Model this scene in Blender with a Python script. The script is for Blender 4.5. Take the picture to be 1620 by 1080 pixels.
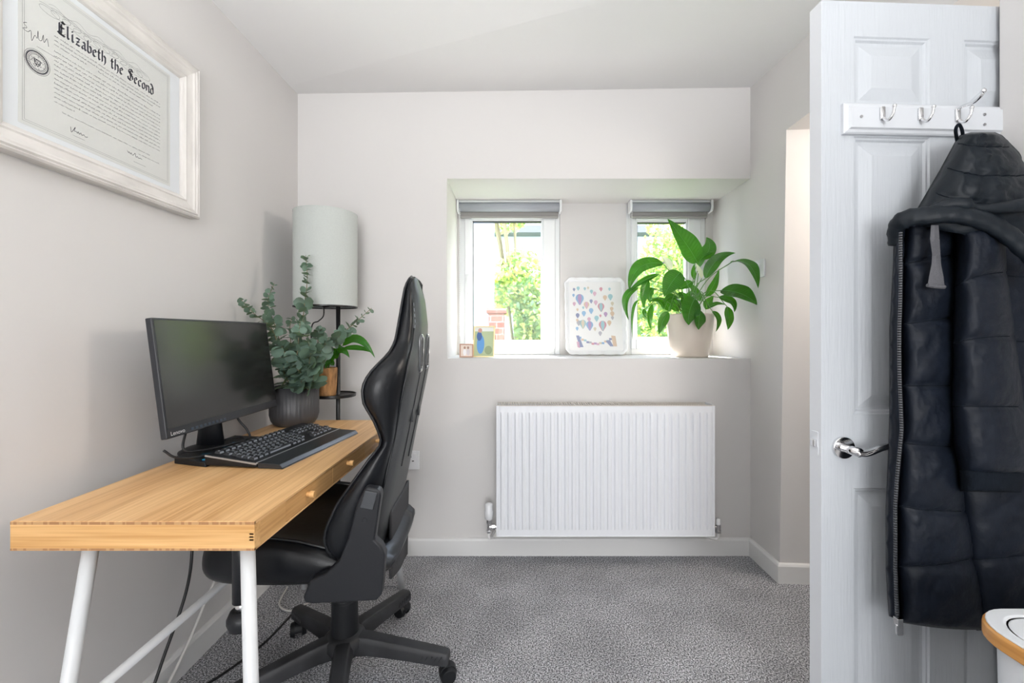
import bpy, bmesh, math, random
from mathutils import Vector, Matrix, noise
PI = math.pi
R = math.radians
random.seed(7)
for o in list(bpy.data.objects): bpy.data.objects.remove(o)
C = bpy.context.scene.collection

# ------------------------------------------------------------------ camera, world, lights, exposure
FPX, CX, CY, EYE = 685.0, 815.0, 528.0, 1.115      # measured lens (px), vanishing point, eye height
cd = bpy.data.cameras.new('camera'); cam = bpy.data.objects.new('camera', cd); C.objects.link(cam)
cam.location = (0, 0, EYE); cam.rotation_euler = (PI/2, 0, 0)
cd.sensor_width = 36; cd.lens = 36*FPX/1620; cd.shift_x = (810-CX)/1620; cd.shift_y = (CY-540)/1620
cd.clip_start = .05; cd.clip_end = 200
bpy.context.scene.camera = cam
sc = bpy.context.scene
sc.view_settings.view_transform = 'Standard'; sc.view_settings.look = 'None'
sc.view_settings.gamma = 1; sc.view_settings.use_curve_mapping = False
sc.view_settings.exposure = 0.22
w = bpy.data.worlds.new('sky'); sc.world = w; w.use_nodes = True
wn = w.node_tree.nodes; wl = w.node_tree.links
bg = wn['Background']; bg.inputs[1].default_value = 8.5
tc = wn.new('ShaderNodeTexCoord'); sx = wn.new('ShaderNodeSeparateXYZ'); rp = wn.new('ShaderNodeValToRGB')
wl.new(tc.outputs['Generated'], sx.inputs[0]); wl.new(sx.outputs[2], rp.inputs[0]); wl.new(rp.outputs[0], bg.inputs[0])
rp.color_ramp.elements[0].color = (.95, .97, 1, 1); rp.color_ramp.elements[1].color = (.5, .7, 1, 1)
def lamp(kind, name, loc, rot, energy, color=(1,1,1), size=1, size_y=None):
    l = bpy.data.lights.new(name, kind); o = bpy.data.objects.new(name, l); C.objects.link(o)
    o.location = loc; o.rotation_euler = rot; l.energy = energy; l.color = color
    if kind == 'AREA':
        l.size = size
        if size_y: l.shape = 'RECTANGLE'; l.size_y = size_y
    return o
sun = lamp('SUN', 'sun', (0, 6, 8), (0, 0, 0), 28.0, (1, .96, .88))
sun.data.angle = R(.6)
sun.rotation_euler = Vector((.30, -1, -1.7)).to_track_quat('-Z', 'Y').to_euler()
lamp('AREA', 'assumed_daylight_behind', (.15, -3.3, 1.2), (R(90), 0, 0), 88, (.98, .99, 1), 1.5, 1.8)  # added area light for assumed daylight behind the camera; no window is built there
up = lamp('AREA', 'ceiling_bounce_fill', (-.25, -.5, 1.2), (0, 0, 0), 26, (.99, .995, 1), .9, .9)  # added unseen fill, bounced off the ceiling to brighten it; no lamp stands there
up.rotation_euler = Vector((.05, .4, 1)).to_track_quat('-Z', 'Y').to_euler(); up.data.spread = R(115)
lamp('AREA', 'assumed_hall_light', (1.85, 1.5, 1.9), (R(0), R(60), 0), 12, (1, .90, .80), .4, .4)  # assumed warm light in the unseen hall, added to brighten the door reveal

# ------------------------------------------------------------------ materials
def mat(name, col, rough=.5, metal=0, spec=.5, noise_amt=0, noise_scale=20, bump=0, bump_scale=100, coat=0, trans=0, sheen=0, stretch=(1,1,1)):
    m = bpy.data.materials.new(name); m.use_nodes = True
    n = m.node_tree.nodes; l = m.node_tree.links; b = n['Principled BSDF']
    b.inputs['Base Color'].default_value = (*col, 1); b.inputs['Roughness'].default_value = rough
    b.inputs['Metallic'].default_value = metal; b.inputs['Specular IOR Level'].default_value = spec
    b.inputs['Coat Weight'].default_value = coat; b.inputs['Sheen Weight'].default_value = sheen
    t = n.new('ShaderNodeTexCoord'); mp = n.new('ShaderNodeMapping'); l.new(t.outputs['Object'], mp.inputs[0])
    mp.inputs['Scale'].default_value = stretch
    if noise_amt:
        z = n.new('ShaderNodeTexNoise'); z.inputs['Scale'].default_value = noise_scale; z.inputs['Detail'].default_value = 4
        l.new(mp.outputs[0], z.inputs[0])
        r = n.new('ShaderNodeValToRGB'); r.color_ramp.elements[0].position = .3; r.color_ramp.elements[1].position = .7
        r.color_ramp.elements[0].color = tuple(max(0, c*(1-noise_amt)) for c in col)+(1,)
        r.color_ramp.elements[1].color = tuple(min(1, c*(1+noise_amt)) for c in col)+(1,)
        l.new(z.outputs[0], r.inputs[0]); l.new(r.outputs[0], b.inputs['Base Color'])
    if bump:
        z2 = n.new('ShaderNodeTexNoise'); z2.inputs['Scale'].default_value = bump_scale; z2.inputs['Detail'].default_value = 5
        l.new(mp.outputs[0], z2.inputs[0])
        bp = n.new('ShaderNodeBump'); bp.inputs['Strength'].default_value = bump; bp.inputs['Distance'].default_value = .004
        l.new(z2.outputs[0], bp.inputs['Height']); l.new(bp.outputs[0], b.inputs['Normal'])
    if trans:
        tr = n.new('ShaderNodeBsdfTranslucent'); tr.inputs[0].default_value = (min(1, col[0]*2.6+.05), min(1, col[1]*2.2+.1), col[2]*.8, 1)
        mx = n.new('ShaderNodeMixShader'); mx.inputs[0].default_value = trans
        l.new(b.outputs[0], mx.inputs[1]); l.new(tr.outputs[0], mx.inputs[2])
        l.new(mx.outputs[0], n['Material Output'].inputs[0])
    return m
def wood(name, c1, c2, axis, rough=.38, fine=160, ends=False):
    m = bpy.data.materials.new(name); m.use_nodes = True
    n = m.node_tree.nodes; l = m.node_tree.links; b = n['Principled BSDF']; b.inputs['Roughness'].default_value = rough
    t = n.new('ShaderNodeTexCoord'); mp = n.new('ShaderNodeMapping'); l.new(t.outputs['Object'], mp.inputs[0])
    s = [fine]*3; s['xyz'.index(axis)] = 3.5
    mp.inputs['Scale'].default_value = s
    z = n.new('ShaderNodeTexNoise'); z.inputs['Scale'].default_value = 1; z.inputs['Detail'].default_value = 3; l.new(mp.outputs[0], z.inputs[0])
    mp2 = n.new('ShaderNodeMapping'); l.new(t.outputs['Object'], mp2.inputs[0]); s2 = [26]*3; s2['xyz'.index(axis)] = 2.2; mp2.inputs['Scale'].default_value = s2
    z2 = n.new('ShaderNodeTexNoise'); z2.inputs['Scale'].default_value = 1; l.new(mp2.outputs[0], z2.inputs[0])
    mx = n.new('ShaderNodeMath'); mx.operation = 'ADD'; l.new(z.outputs[0], mx.inputs[0]); l.new(z2.outputs[0], mx.inputs[1])
    hf = n.new('ShaderNodeMath'); hf.operation = 'MULTIPLY'; hf.inputs[1].default_value = .5; l.new(mx.outputs[0], hf.inputs[0])
    r = n.new('ShaderNodeValToRGB'); r.color_ramp.elements[0].position = .36; r.color_ramp.elements[1].position = .62
    r.color_ramp.elements[0].color = (*c1, 1); r.color_ramp.elements[1].color = (*c2, 1)
    l.new(hf.outputs[0], r.inputs[0]); l.new(r.outputs[0], b.inputs['Base Color'])
    return m
def checker(name, c1, c2, scale):
    m = bpy.data.materials.new(name); m.use_nodes = True
    n = m.node_tree.nodes; l = m.node_tree.links; b = n['Principled BSDF']; b.inputs['Roughness'].default_value = .45
    t = n.new('ShaderNodeTexCoord'); mp = n.new('ShaderNodeMapping'); l.new(t.outputs['Object'], mp.inputs[0]); mp.inputs['Scale'].default_value = (scale, scale*.6, 3)
    z = n.new('ShaderNodeTexNoise'); z.inputs['Scale'].default_value = 1; z.inputs['Detail'].default_value = 1; l.new(mp.outputs[0], z.inputs[0])
    r = n.new('ShaderNodeValToRGB'); r.color_ramp.interpolation = 'CONSTANT'
    r.color_ramp.elements[0].color = (*c1, 1); r.color_ramp.elements[1].color = (*c2, 1); r.color_ramp.elements[1].position = .5
    l.new(z.outputs[0], r.inputs[0]); l.new(r.outputs[0], b.inputs['Base Color'])
    return m
M = {}
M['wall'] = mat('wall_paint', (.665, .65, .64), .85, spec=.2, bump=.08, bump_scale=35)
M['ceil'] = mat('ceiling_paint', (.80, .795, .79), .85, spec=.2, bump=.05, bump_scale=25)
M['gloss'] = mat('white_gloss_paint', (.74, .74, .735), .35)
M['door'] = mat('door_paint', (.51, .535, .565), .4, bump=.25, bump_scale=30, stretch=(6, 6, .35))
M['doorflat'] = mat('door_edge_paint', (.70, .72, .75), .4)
M['rack'] = mat('rack_paint', (.60, .62, .65), .35)
M['chrome'] = mat('chrome', (.75, .75, .76), .09, 1)
M['chromed'] = mat('dull_chrome', (.45, .45, .46), .3, 1)
M['upvc'] = mat('white_plastic_frame', (.80, .82, .83), .3)
M['seal'] = mat('black_seal', (.02, .02, .02), .5)
M['rad'] = mat('radiator_enamel', (.74, .76, .80), .3)
M['raddark'] = mat('radiator_grille', (.55, .52, .48), .5)
M['blind'] = mat('grey_blind_fabric', (.36, .38, .42), .8)
M['blindlow'] = mat('grey_blind_hem', (.30, .29, .28), .8)
M['blindrail'] = mat('pale_blind_rail', (.55, .58, .58), .4)
M['metwhite'] = mat('white_steel', (.62, .635, .65), .35)
M['bambooY'] = wood('bamboo_long_grain', (.58, .31, .12), (.82, .52, .25), 'y')
M['bambooX'] = wood('bamboo_cross_grain', (.54, .28, .09), (.78, .48, .21), 'x')
M['bambooD'] = wood('bamboo_drawer', (.48, .24, .08), (.70, .41, .17), 'y')
M['bambooE'] = checker('bamboo_end_grain', (.50, .29, .13), (.36, .18, .075), 110)
M['blackpl'] = mat('black_plastic', (.007, .008, .01), .45, spec=.35)
M['darkpl'] = mat('charcoal_plastic', (.013, .014, .017), .42, spec=.35, bump=.1, bump_scale=200)
M['dusty'] = mat('dusty_black_plastic', (.024, .025, .028), .5, spec=.35, noise_amt=.5, noise_scale=9)
M['leather'] = mat('black_leather', (.005, .006, .008), .34, spec=.32, bump=.12, bump_scale=60, noise_amt=.2)
M['leatherb'] = mat('black_leather_back', (.010, .012, .013), .40, spec=.35, bump=.1, bump_scale=50)
M['cloth'] = mat('black_lining', (.03, .03, .033), .8, bump=.2, bump_scale=160)
M['piping'] = mat('black_piping', (.005, .006, .008), .35)
M['stitch'] = mat('grey_thread', (.28, .30, .33), .7)
M['screen'] = mat('matt_screen', (.022, .022, .022), .2, spec=.6)
M['bezel'] = mat('black_bezel', (.02, .022, .027), .38)
M['white'] = mat('white_print', (.75, .76, .78), .5)
M['bluep'] = mat('blue_marking', (.02, .22, .38), .4)
M['key'] = mat('black_key', (.018, .02, .024), .35)
M['keyg'] = mat('grey_key_legend', (.26, .28, .31), .5)
M['silver'] = mat('silver_edge', (.45, .46, .48), .3, .6)
M['potgrey'] = mat('charcoal_pot', (.055, .055, .06), .45)
M['soil'] = mat('soil', (.03, .02, .012), .95, bump=.8, bump_scale=80)
M['euc'] = mat('eucalyptus_leaf', (.12, .19, .15), .5, noise_amt=.45, noise_scale=14, trans=.12)
M['stem'] = mat('green_stem', (.14, .17, .07), .6)
M['eucstem'] = mat('tan_stem', (.20, .17, .09), .6)
M['lily'] = mat('lily_leaf', (.022, .125, .014), .22, noise_amt=.4, noise_scale=14, trans=.30)
M['lilyrib'] = mat('lily_midrib', (.10, .34, .06), .4)
M['lilystem'] = mat('lily_stem', (.10, .26, .05), .45)
M['spathe'] = mat('white_spathe', (.75, .78, .68), .5, trans=.3)
M['cream'] = mat('cream_ceramic', (.70, .62, .54), .35)
M['basket'] = mat('woven_fibre', (.42, .22, .09), .7, noise_amt=.6, noise_scale=45, bump=1, bump_scale=60, stretch=(1, 1, .35))
M['shade'] = mat('linen_shade', (.50, .53, .51), .9, noise_amt=.03, noise_scale=160, bump=.08, bump_scale=220)
M['lampblk'] = mat('lamp_black', (.008, .008, .009), .35)
M['framew'] = mat('limed_frame', (.68, .655, .63), .5, noise_amt=.10, noise_scale=9, bump=.15, bump_scale=50, stretch=(8, 1, 1))
M['mount'] = mat('white_mount', (.76, .79, .82), .7)
M['paper'] = mat('aged_paper', (.70, .71, .69), .8)
M['ink'] = mat('black_ink', (.05, .055, .075), .8)
M['inkl'] = mat('fine_black_ink', (.22, .23, .24), .8)
M['tray'] = mat('white_resin', (.80, .81, .83), .25)
M['print'] = mat('white_card', (.80, .80, .80), .6)
M['gold'] = mat('pale_gold', (.75, .62, .33), .35, .4)
M['copper'] = mat('rose_wood', (.42, .23, .15), .4)
M['navy'] = mat('navy_nylon', (.006, .009, .016), .52, spec=.22, bump=.7, bump_scale=38, noise_amt=.15, noise_scale=30)
M['navyd'] = mat('navy_nylon_hood', (.006, .0095, .014), .46, spec=.24, bump=.6, bump_scale=30)
M['rib'] = mat('black_ribbing', (.007, .010, .015), .9, spec=.1, bump=.5, bump_scale=120, stretch=(6, 1, 1))
M['tab'] = mat('grey_woven_tape', (.09, .09, .10), .8, bump=.6, bump_scale=200)
M['binw'] = mat('white_bin', (.72, .74, .76), .4)
M['binwood'] = wood('bin_bamboo', (.50, .22, .05), (.66, .33, .10), 'y', fine=90)
M['cable'] = mat('black_cable', (.01, .01, .011), .45)
M['cablew'] = mat('white_cable', (.55, .54, .52), .45)
M['leafout'] = mat('ivy_leaf', (.13, .22, .12), .55, noise_amt=.4, noise_scale=4, trans=.3)
M['leafyel'] = mat('pale_leaf', (.48, .53, .28), .5, noise_amt=.3, noise_scale=4, trans=.4)
M['render'] = mat('pale_render', (.36, .40, .50), .8)
M['grass'] = mat('lawn', (.12, .22, .06), .9, noise_amt=.4, noise_scale=8)
def carpet():
    m = bpy.data.materials.new('grey_carpet'); m.use_nodes = True
    n = m.node_tree.nodes; l = m.node_tree.links; b = n['Principled BSDF']; b.inputs['Roughness'].default_value = .95; b.inputs['Specular IOR Level'].default_value = .15
    t = n.new('ShaderNodeTexCoord')
    z = n.new('ShaderNodeTexNoise'); z.inputs['Scale'].default_value = 200; z.inputs['Detail'].default_value = 3; z.inputs['Roughness'].default_value = .7; l.new(t.outputs['Object'], z.inputs[0])
    z3 = n.new('ShaderNodeTexNoise'); z3.inputs['Scale'].default_value = 5; z3.inputs['Detail'].default_value = 3; l.new(t.outputs['Object'], z3.inputs[0])
    r = n.new('ShaderNodeValToRGB'); e = r.color_ramp.elements
    e[0].position = .40; e[0].color = (.058, .06, .068, 1); e[1].position = .60; e[1].color = (.73, .74, .78, 1)
    x = e.new(.5); x.color = (.30, .303, .32, 1)
    l.new(z.outputs[0], r.inputs[0])
    r3 = n.new('ShaderNodeValToRGB'); r3.color_ramp.elements[0].color = (.86, .86, .86, 1); r3.color_ramp.elements[1].color = (1.1, 1.1, 1.1, 1); r3.color_ramp.elements[0].position = .35; r3.color_ramp.elements[1].position = .65
    l.new(z3.outputs[0], r3.inputs[0])
    mx = n.new('ShaderNodeMixRGB'); mx.blend_type = 'MULTIPLY'; mx.inputs[0].default_value = 1
    l.new(r.outputs[0], mx.inputs[1]); l.new(r3.outputs[0], mx.inputs[2]); l.new(mx.outputs[0], b.inputs['Base Color'])
    bp = n.new('ShaderNodeBump'); bp.inputs['Strength'].default_value = .8; bp.inputs['Distance'].default_value = .006
    l.new(z.outputs[0], bp.inputs['Height']); l.new(bp.outputs[0], b.inputs['Normal'])
    return m
M['carpet'] = carpet()
def glass(name, gl=.06, tint=(1, 1, 1)):
    m = bpy.data.materials.new(name); m.use_nodes = True
    n = m.node_tree.nodes; l = m.node_tree.links; n.remove(n['Principled BSDF'])
    a = n.new('ShaderNodeBsdfTransparent'); a.inputs[0].default_value = (*tint, 1)
    g = n.new('ShaderNodeBsdfGlossy'); g.inputs['Roughness'].default_value = .02
    f = n.new('ShaderNodeLayerWeight'); pwr = n.new('ShaderNodeMath'); pwr.operation = 'POWER'; pwr.inputs[1].default_value = 5; l.new(f.outputs['Facing'], pwr.inputs[0])
    ml = n.new('ShaderNodeMath'); ml.operation = 'MULTIPLY_ADD'; ml.inputs[1].default_value = .9; ml.inputs[2].default_value = gl*.15
    mx = n.new('ShaderNodeMixShader'); l.new(pwr.outputs[0], ml.inputs[0]); l.new(ml.outputs[0], mx.inputs[0])
    l.new(a.outputs[0], mx.inputs[1]); l.new(g.outputs[0], mx.inputs[2]); l.new(mx.outputs[0], n['Material Output'].inputs[0])
    return m
M['glass'] = glass('window_glass')
M['picglass'] = glass('picture_glass', .1)
def brick():
    m = bpy.data.materials.new('red_brick'); m.use_nodes = True
    n = m.node_tree.nodes; l = m.node_tree.links; b = n['Principled BSDF']; b.inputs['Roughness'].default_value = .9
    t = n.new('ShaderNodeTexCoord'); mp = n.new('ShaderNodeMapping'); mp.inputs['Rotation'].default_value = (R(90), 0, 0)
    br = n.new('ShaderNodeTexBrick'); br.inputs['Scale'].default_value = 4.5; br.inputs['Color1'].default_value = (.17, .06, .045, 1); br.inputs['Color2'].default_value = (.22, .11, .085, 1); br.inputs['Mortar'].default_value = (.25, .22, .2, 1)
    l.new(t.outputs['Object'], mp.inputs[0]); l.new(mp.outputs[0], br.inputs[0]); l.new(br.outputs[0], b.inputs['Base Color'])
    return m
M['brick'] = brick()

# ------------------------------------------------------------------ mesh helpers
ORIG = {}
def px(x, y, Y):                 # measured point of the photograph at a known distance
    return Vector(((x-CX)*Y/FPX, Y, EYE-(y-CY)*Y/FPX))
def thing(name, label, cat, loc=(0, 0, 0), rotz=0, group=None):
    o = bpy.data.objects.new(name, None); C.objects.link(o); o.location = loc; o.rotation_euler = (0, 0, rotz)
    o.empty_display_size = .05
    o['label'] = label; o['category'] = cat
    if group: o['group'] = group
    ORIG[o.name] = Vector(loc) if rotz == 0 else Vector((0, 0, 0))
    return o
def tag(o, label, cat, group=None):
    o['label'] = label; o['category'] = cat
    if group: o['group'] = group
    return o
class MB:
    def __init__(s): s.v = []; s.f = []; s.m = []
    def add(s, vs, fs, mi=0):
        b = len(s.v); s.v += [Vector(v) for v in vs]; s.f += [[i+b for i in f] for f in fs]; s.m += [mi]*len(fs); return s
    def box(s, lo, hi, mi=0):
        x0, y0, z0 = lo; x1, y1, z1 = hi
        return s.add([(x0,y0,z0),(x1,y0,z0),(x1,y1,z0),(x0,y1,z0),(x0,y0,z1),(x1,y0,z1),(x1,y1,z1),(x0,y1,z1)],
                     [(0,3,2,1),(4,5,6,7),(0,1,5,4),(1,2,6,5),(2,3,7,6),(3,0,4,7)], mi)
    def cyl(s, p0, p1, r0, r1=None, n=20, mi=0):
        return s.tube([p0, p1], [r0, r0 if r1 is None else r1], n, mi)
    def tube(s, pts, r, n=10, mi=0, cap=True, flat=1):
        pts = [Vector(p) for p in pts]; rr = r if isinstance(r, (list, tuple)) else [r]*len(pts)
        up = None; vs = []; N = len(pts)
        for i, p in enumerate(pts):
            t = (pts[min(i+1, N-1)]-pts[max(i-1, 0)]).normalized()
            if up is None:
                up = Vector((0, 0, 1)) if abs(t.z) < .9 else Vector((0, 1, 0))
            a = t.cross(up); a.normalize(); up = a.cross(t).normalized()
            for k in range(n):
                q = 2*PI*k/n; vs.append(p+(a*math.cos(q)+up*math.sin(q)*flat)*rr[i])
        fs = [(i*n+k, i*n+(k+1) % n, (i+1)*n+(k+1) % n, (i+1)*n+k) for i in range(N-1) for k in range(n)]
        if cap: fs += [tuple(range(n-1, -1, -1)), tuple((N-1)*n+k for k in range(n))]
        return s.add(vs, fs, mi)
    def lathe(s, c, prof, n=32, mi=0, fn=None):        # prof: (r, z)
        c = Vector(c); vs = []
        for r, z in prof:
            for k in range(n):
                q = 2*PI*k/n; rr = r*(fn(q, z) if fn else 1)
                vs.append(c+Vector((rr*math.cos(q), rr*math.sin(q), z)))
        fs = [(i*n+k, i*n+(k+1) % n, (i+1)*n+(k+1) % n, (i+1)*n+k) for i in range(len(prof)-1) for k in range(n)]
        return s.add(vs, fs, mi)
    def disc(s, c, r, n=32, mi=0):
        c = Vector(c); return s.add([c+Vector((r*math.cos(2*PI*k/n), r*math.sin(2*PI*k/n), 0)) for k in range(n)], [tuple(range(n))], mi)
    def loft(s, rings, mi=0, cap=True):
        n = len(rings[0]); vs = [p for r in rings for p in r]
        fs = [(i*n+k, i*n+(k+1) % n, (i+1)*n+(k+1) % n, (i+1)*n+k) for i in range(len(rings)-1) for k in range(n)]
        if cap: fs += [tuple(range(n-1, -1, -1)), tuple((len(rings)-1)*n+k for k in range(n))]
        return s.add(vs, fs, mi)
    def prism(s, poly, fn, d0, d1, mi=0):              # poly 2D, fn(u,v,d)->xyz
        n = len(poly); vs = [fn(u, v, d0) for u, v in poly]+[fn(u, v, d1) for u, v in poly]
        fs = [tuple(range(n)), tuple(range(2*n-1, n-1, -1))]+[(i, (i+1) % n, n+(i+1) % n, n+i) for i in range(n)]
        return s.add(vs, fs, mi)
    def grid(s, fn, nu, nv, mi=0):
        vs = [fn(i/nu, j/nv) for j in range(nv+1) for i in range(nu+1)]
        fs = [(j*(nu+1)+i, j*(nu+1)+i+1, (j+1)*(nu+1)+i+1, (j+1)*(nu+1)+i) for j in range(nv) for i in range(nu)]
        return s.add(vs, fs, mi)
    def build(s, name, mats, parent=None, smooth=False, bevel=0, sub=0, solid=0, fixn=True, label=None, world=True):
        me = bpy.data.meshes.new(name); o = bpy.data.objects.new(name, me); C.objects.link(o)
        off = Vector((0, 0, 0))
        if parent is not None:
            o.parent = parent; r = parent
            while r.parent: r = r.parent
            if world: off = ORIG[r.name]
        me.from_pydata([tuple(v-off) for v in s.v], [], s.f)
        if not isinstance(mats, (list, tuple)): mats = [mats]
        for m in mats: me.materials.append(m)
        me.polygons.foreach_set('material_index', s.m)
        if smooth: me.polygons.foreach_set('use_smooth', [True]*len(me.polygons))
        if fixn:
            b = bmesh.new(); b.from_mesh(me); bmesh.ops.recalc_face_normals(b, faces=b.faces); b.to_mesh(me); b.free()
        me.update()
        if solid: q = o.modifiers.new('solid', 'SOLIDIFY'); q.thickness = solid; q.offset = 0
        if bevel:
            q = o.modifiers.new('bevel', 'BEVEL'); q.width = bevel; q.segments = 3; q.limit_method = 'ANGLE'; q.angle_limit = R(35)
            me.polygons.foreach_set('use_smooth', [True]*len(me.polygons))
            q2 = o.modifiers.new('wn', 'WEIGHTED_NORMAL'); q2.keep_sharp = True
        if sub: q = o.modifiers.new('sub', 'SUBSURF'); q.levels = sub; q.render_levels = sub
        if label: o['label'] = label
        return o
def struct(o): o['kind'] = 'structure'; return o
def lerp(a, b, t): return a+(b-a)*t
def pw(tab, x):                                       # piecewise smooth table
    if x <= tab[0][0]: return tab[0][1]
    for (a, b), (c, d) in zip(tab, tab[1:]):
        if x <= c: return lerp(b, d, (x-a)/(c-a))
    return tab[-1][1]
def spline(pts, n=8):
    pts = [Vector(p) for p in pts]; out = []
    P = [pts[0]*2-pts[1]]+pts+[pts[-1]*2-pts[-2]]
    for i in range(1, len(P)-2):
        for k in range(n):
            t = k/n; a, b, c, d = P[i-1], P[i], P[i+1], P[i+2]
            out.append(.5*((2*b)+(c-a)*t+(2*a-5*b+4*c-d)*t*t+(3*b-a-3*c+d)*t**3))
    out.append(pts[-1]); return out
def rrect(x0, x1, y0, y1, r, n=6):
    out = []
    for cx, cy, a in ((x1-r, y1-r, 0), (x0+r, y1-r, 90), (x0+r, y0+r, 180), (x1-r, y0+r, 270)):
        for k in range(n+1): q = R(a+90*k/n); out.append((cx+r*math.cos(q), cy+r*math.sin(q)))
    return out
def text_mesh(txt, size):
    cu = bpy.data.curves.new('t', 'FONT'); cu.body = txt; cu.size = size
    o = bpy.data.objects.new('t', cu); C.objects.link(o)
    dg = bpy.context.evaluated_depsgraph_get(); me = bpy.data.meshes.new_from_object(o.evaluated_get(dg))
    v = [tuple(q.co) for q in me.vertices]; f = [tuple(p.vertices) for p in me.polygons]
    bpy.data.objects.remove(o); bpy.data.meshes.remove(me); return v, f

# ------------------------------------------------------------------ room shell
XL, XR, YB, YR = -1.10, 1.19, 2.19, 2.606            # left wall, right wall, back wall, back of the window recess
SILL, HEAD, XREC = .990, 1.90, -.345
b = MB(); b.box((-1.3, -3.6, -.1), (2.1, 2.9, 0)); struct(b.build('floor', M['carpet']))
# old cottage ceiling, a little lower on the right
cv = [(-1.3, -3.6, 2.32), (1.19, -3.6, 2.26), (2.1, -3.6, 2.25), (2.1, 2.19, 2.36), (1.19, 2.19, 2.361), (-1.1, 2.19, 2.329), (-1.3, 2.19, 2.327), (1.19, 1.2, 2.29), (-1.3, 1.2, 2.325), (2.1, 1.2, 2.29)]
b = MB(); b.add(cv+[(x, y, 2.6) for x, y, z in cv], [(0,1,7,8), (8,7,4,5,6), (1,2,9,7), (7,9,3,4), (10,11,12,13,14,15,16)]); struct(b.build('ceiling', M['ceil'], fixn=False))
b = MB(); b.box((-1.3, -3.6, 0), (XL, 2.9, 2.6)); struct(b.build('wall_left', M['wall'], bevel=.004))
b = MB(); b.box((-1.3, -3.8, 0), (2.1, -3.6, 2.6)); struct(b.build('wall_rear', M['wall']))
# window openings
W1 = (-.333, .27); W2 = (.669, 1.147)
YO = 2.80
b = MB()
b.box((XL, YB, 0), (XREC, YO, 2.6)); b.box((XREC, YB, 0), (XR+.3, YO, SILL)); b.box((XREC, YB, HEAD), (XR+.3, YO, 2.6))
b.box((XREC, YR, SILL), (W1[0], YO, HEAD)); b.box((W1[1], YR, SILL), (W2[0], YO, HEAD)); b.box((W2[1], YR, SILL), (XR+.3, YO, HEAD))
struct(b.build('wall_back', M['wall'], fixn=False))
# right wall: far part with a leaning edge, lintel, near part
b = MB()
def wedge(x0, x1, yb, yt, y1, z0, z1):
    b.add([(x0,yb,z0),(x1,yb-.02,z0),(x1,y1,z0),(x0,y1,z0),(x0,yt,z1),(x1,yt-.02,z1),(x1,y1,z1),(x0,y1,z1)],
          [(0,3,2,1),(4,5,6,7),(0,1,5,4),(1,2,6,5),(2,3,7,6),(3,0,4,7)])
DY0, DY1, DH = 1.066, 1.95, 2.01
wedge(XR, 1.5, 1.95, 1.90, YO, 0, DH)
b.box((XR, DY0, DH), (1.5, YO, 2.6))
struct(b.build('wall_right', M['wall']))
b = MB(); b.box((XR, -3.6, 0), (1.42, DY0, 2.6)); struct(b.build('wall_right_near', M['wall'], bevel=.004))
b = MB(); b.box((2.0, .9, 0), (2.1, 2.2, 2.6)); b.box((1.5, 1.95, 0), (2.0, 2.1, 2.6)); b.box((1.42, .86, 0), (2.0, 1.0, 2.6)); struct(b.build('wall_hall', M['wall']))
def skirt(name, p0, p1, nrm):
    p0, p1, nrm = Vector(p0), Vector(p1), Vector(nrm)
    prof = [(0, 0), (.016, 0), (.016, .076), (.012, .084), (.006, .087), (0, .087)]
    b = MB(); b.loft([[p+nrm*u+Vector((0, 0, v)) for u, v in prof] for p in (p0, p1)]); return struct(b.build(name, M['gloss']))
skirt('baseboard_back', (XL, YB, 0), (XR, YB, 0), (0, -1, 0))
skirt('baseboard_left', (XL, -3.6, 0), (XL, YB, 0), (1, 0, 0))
b = MB()
prof = [(0, 0), (.016, 0), (.016, .076), (.012, .084), (.006, .087), (0, .087)]
rings = []
for p, nv in (((XR, YB), (-1, 0)), ((XR, 1.95), (-1, -1)), ((1.5, 1.93), (0, -1))):
    rings.append([Vector((p[0]+nv[0]*u, p[1]+nv[1]*u, v)) for u, v in prof])
b.loft(rings); struct(b.build('baseboard_right', M['gloss']))

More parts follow.
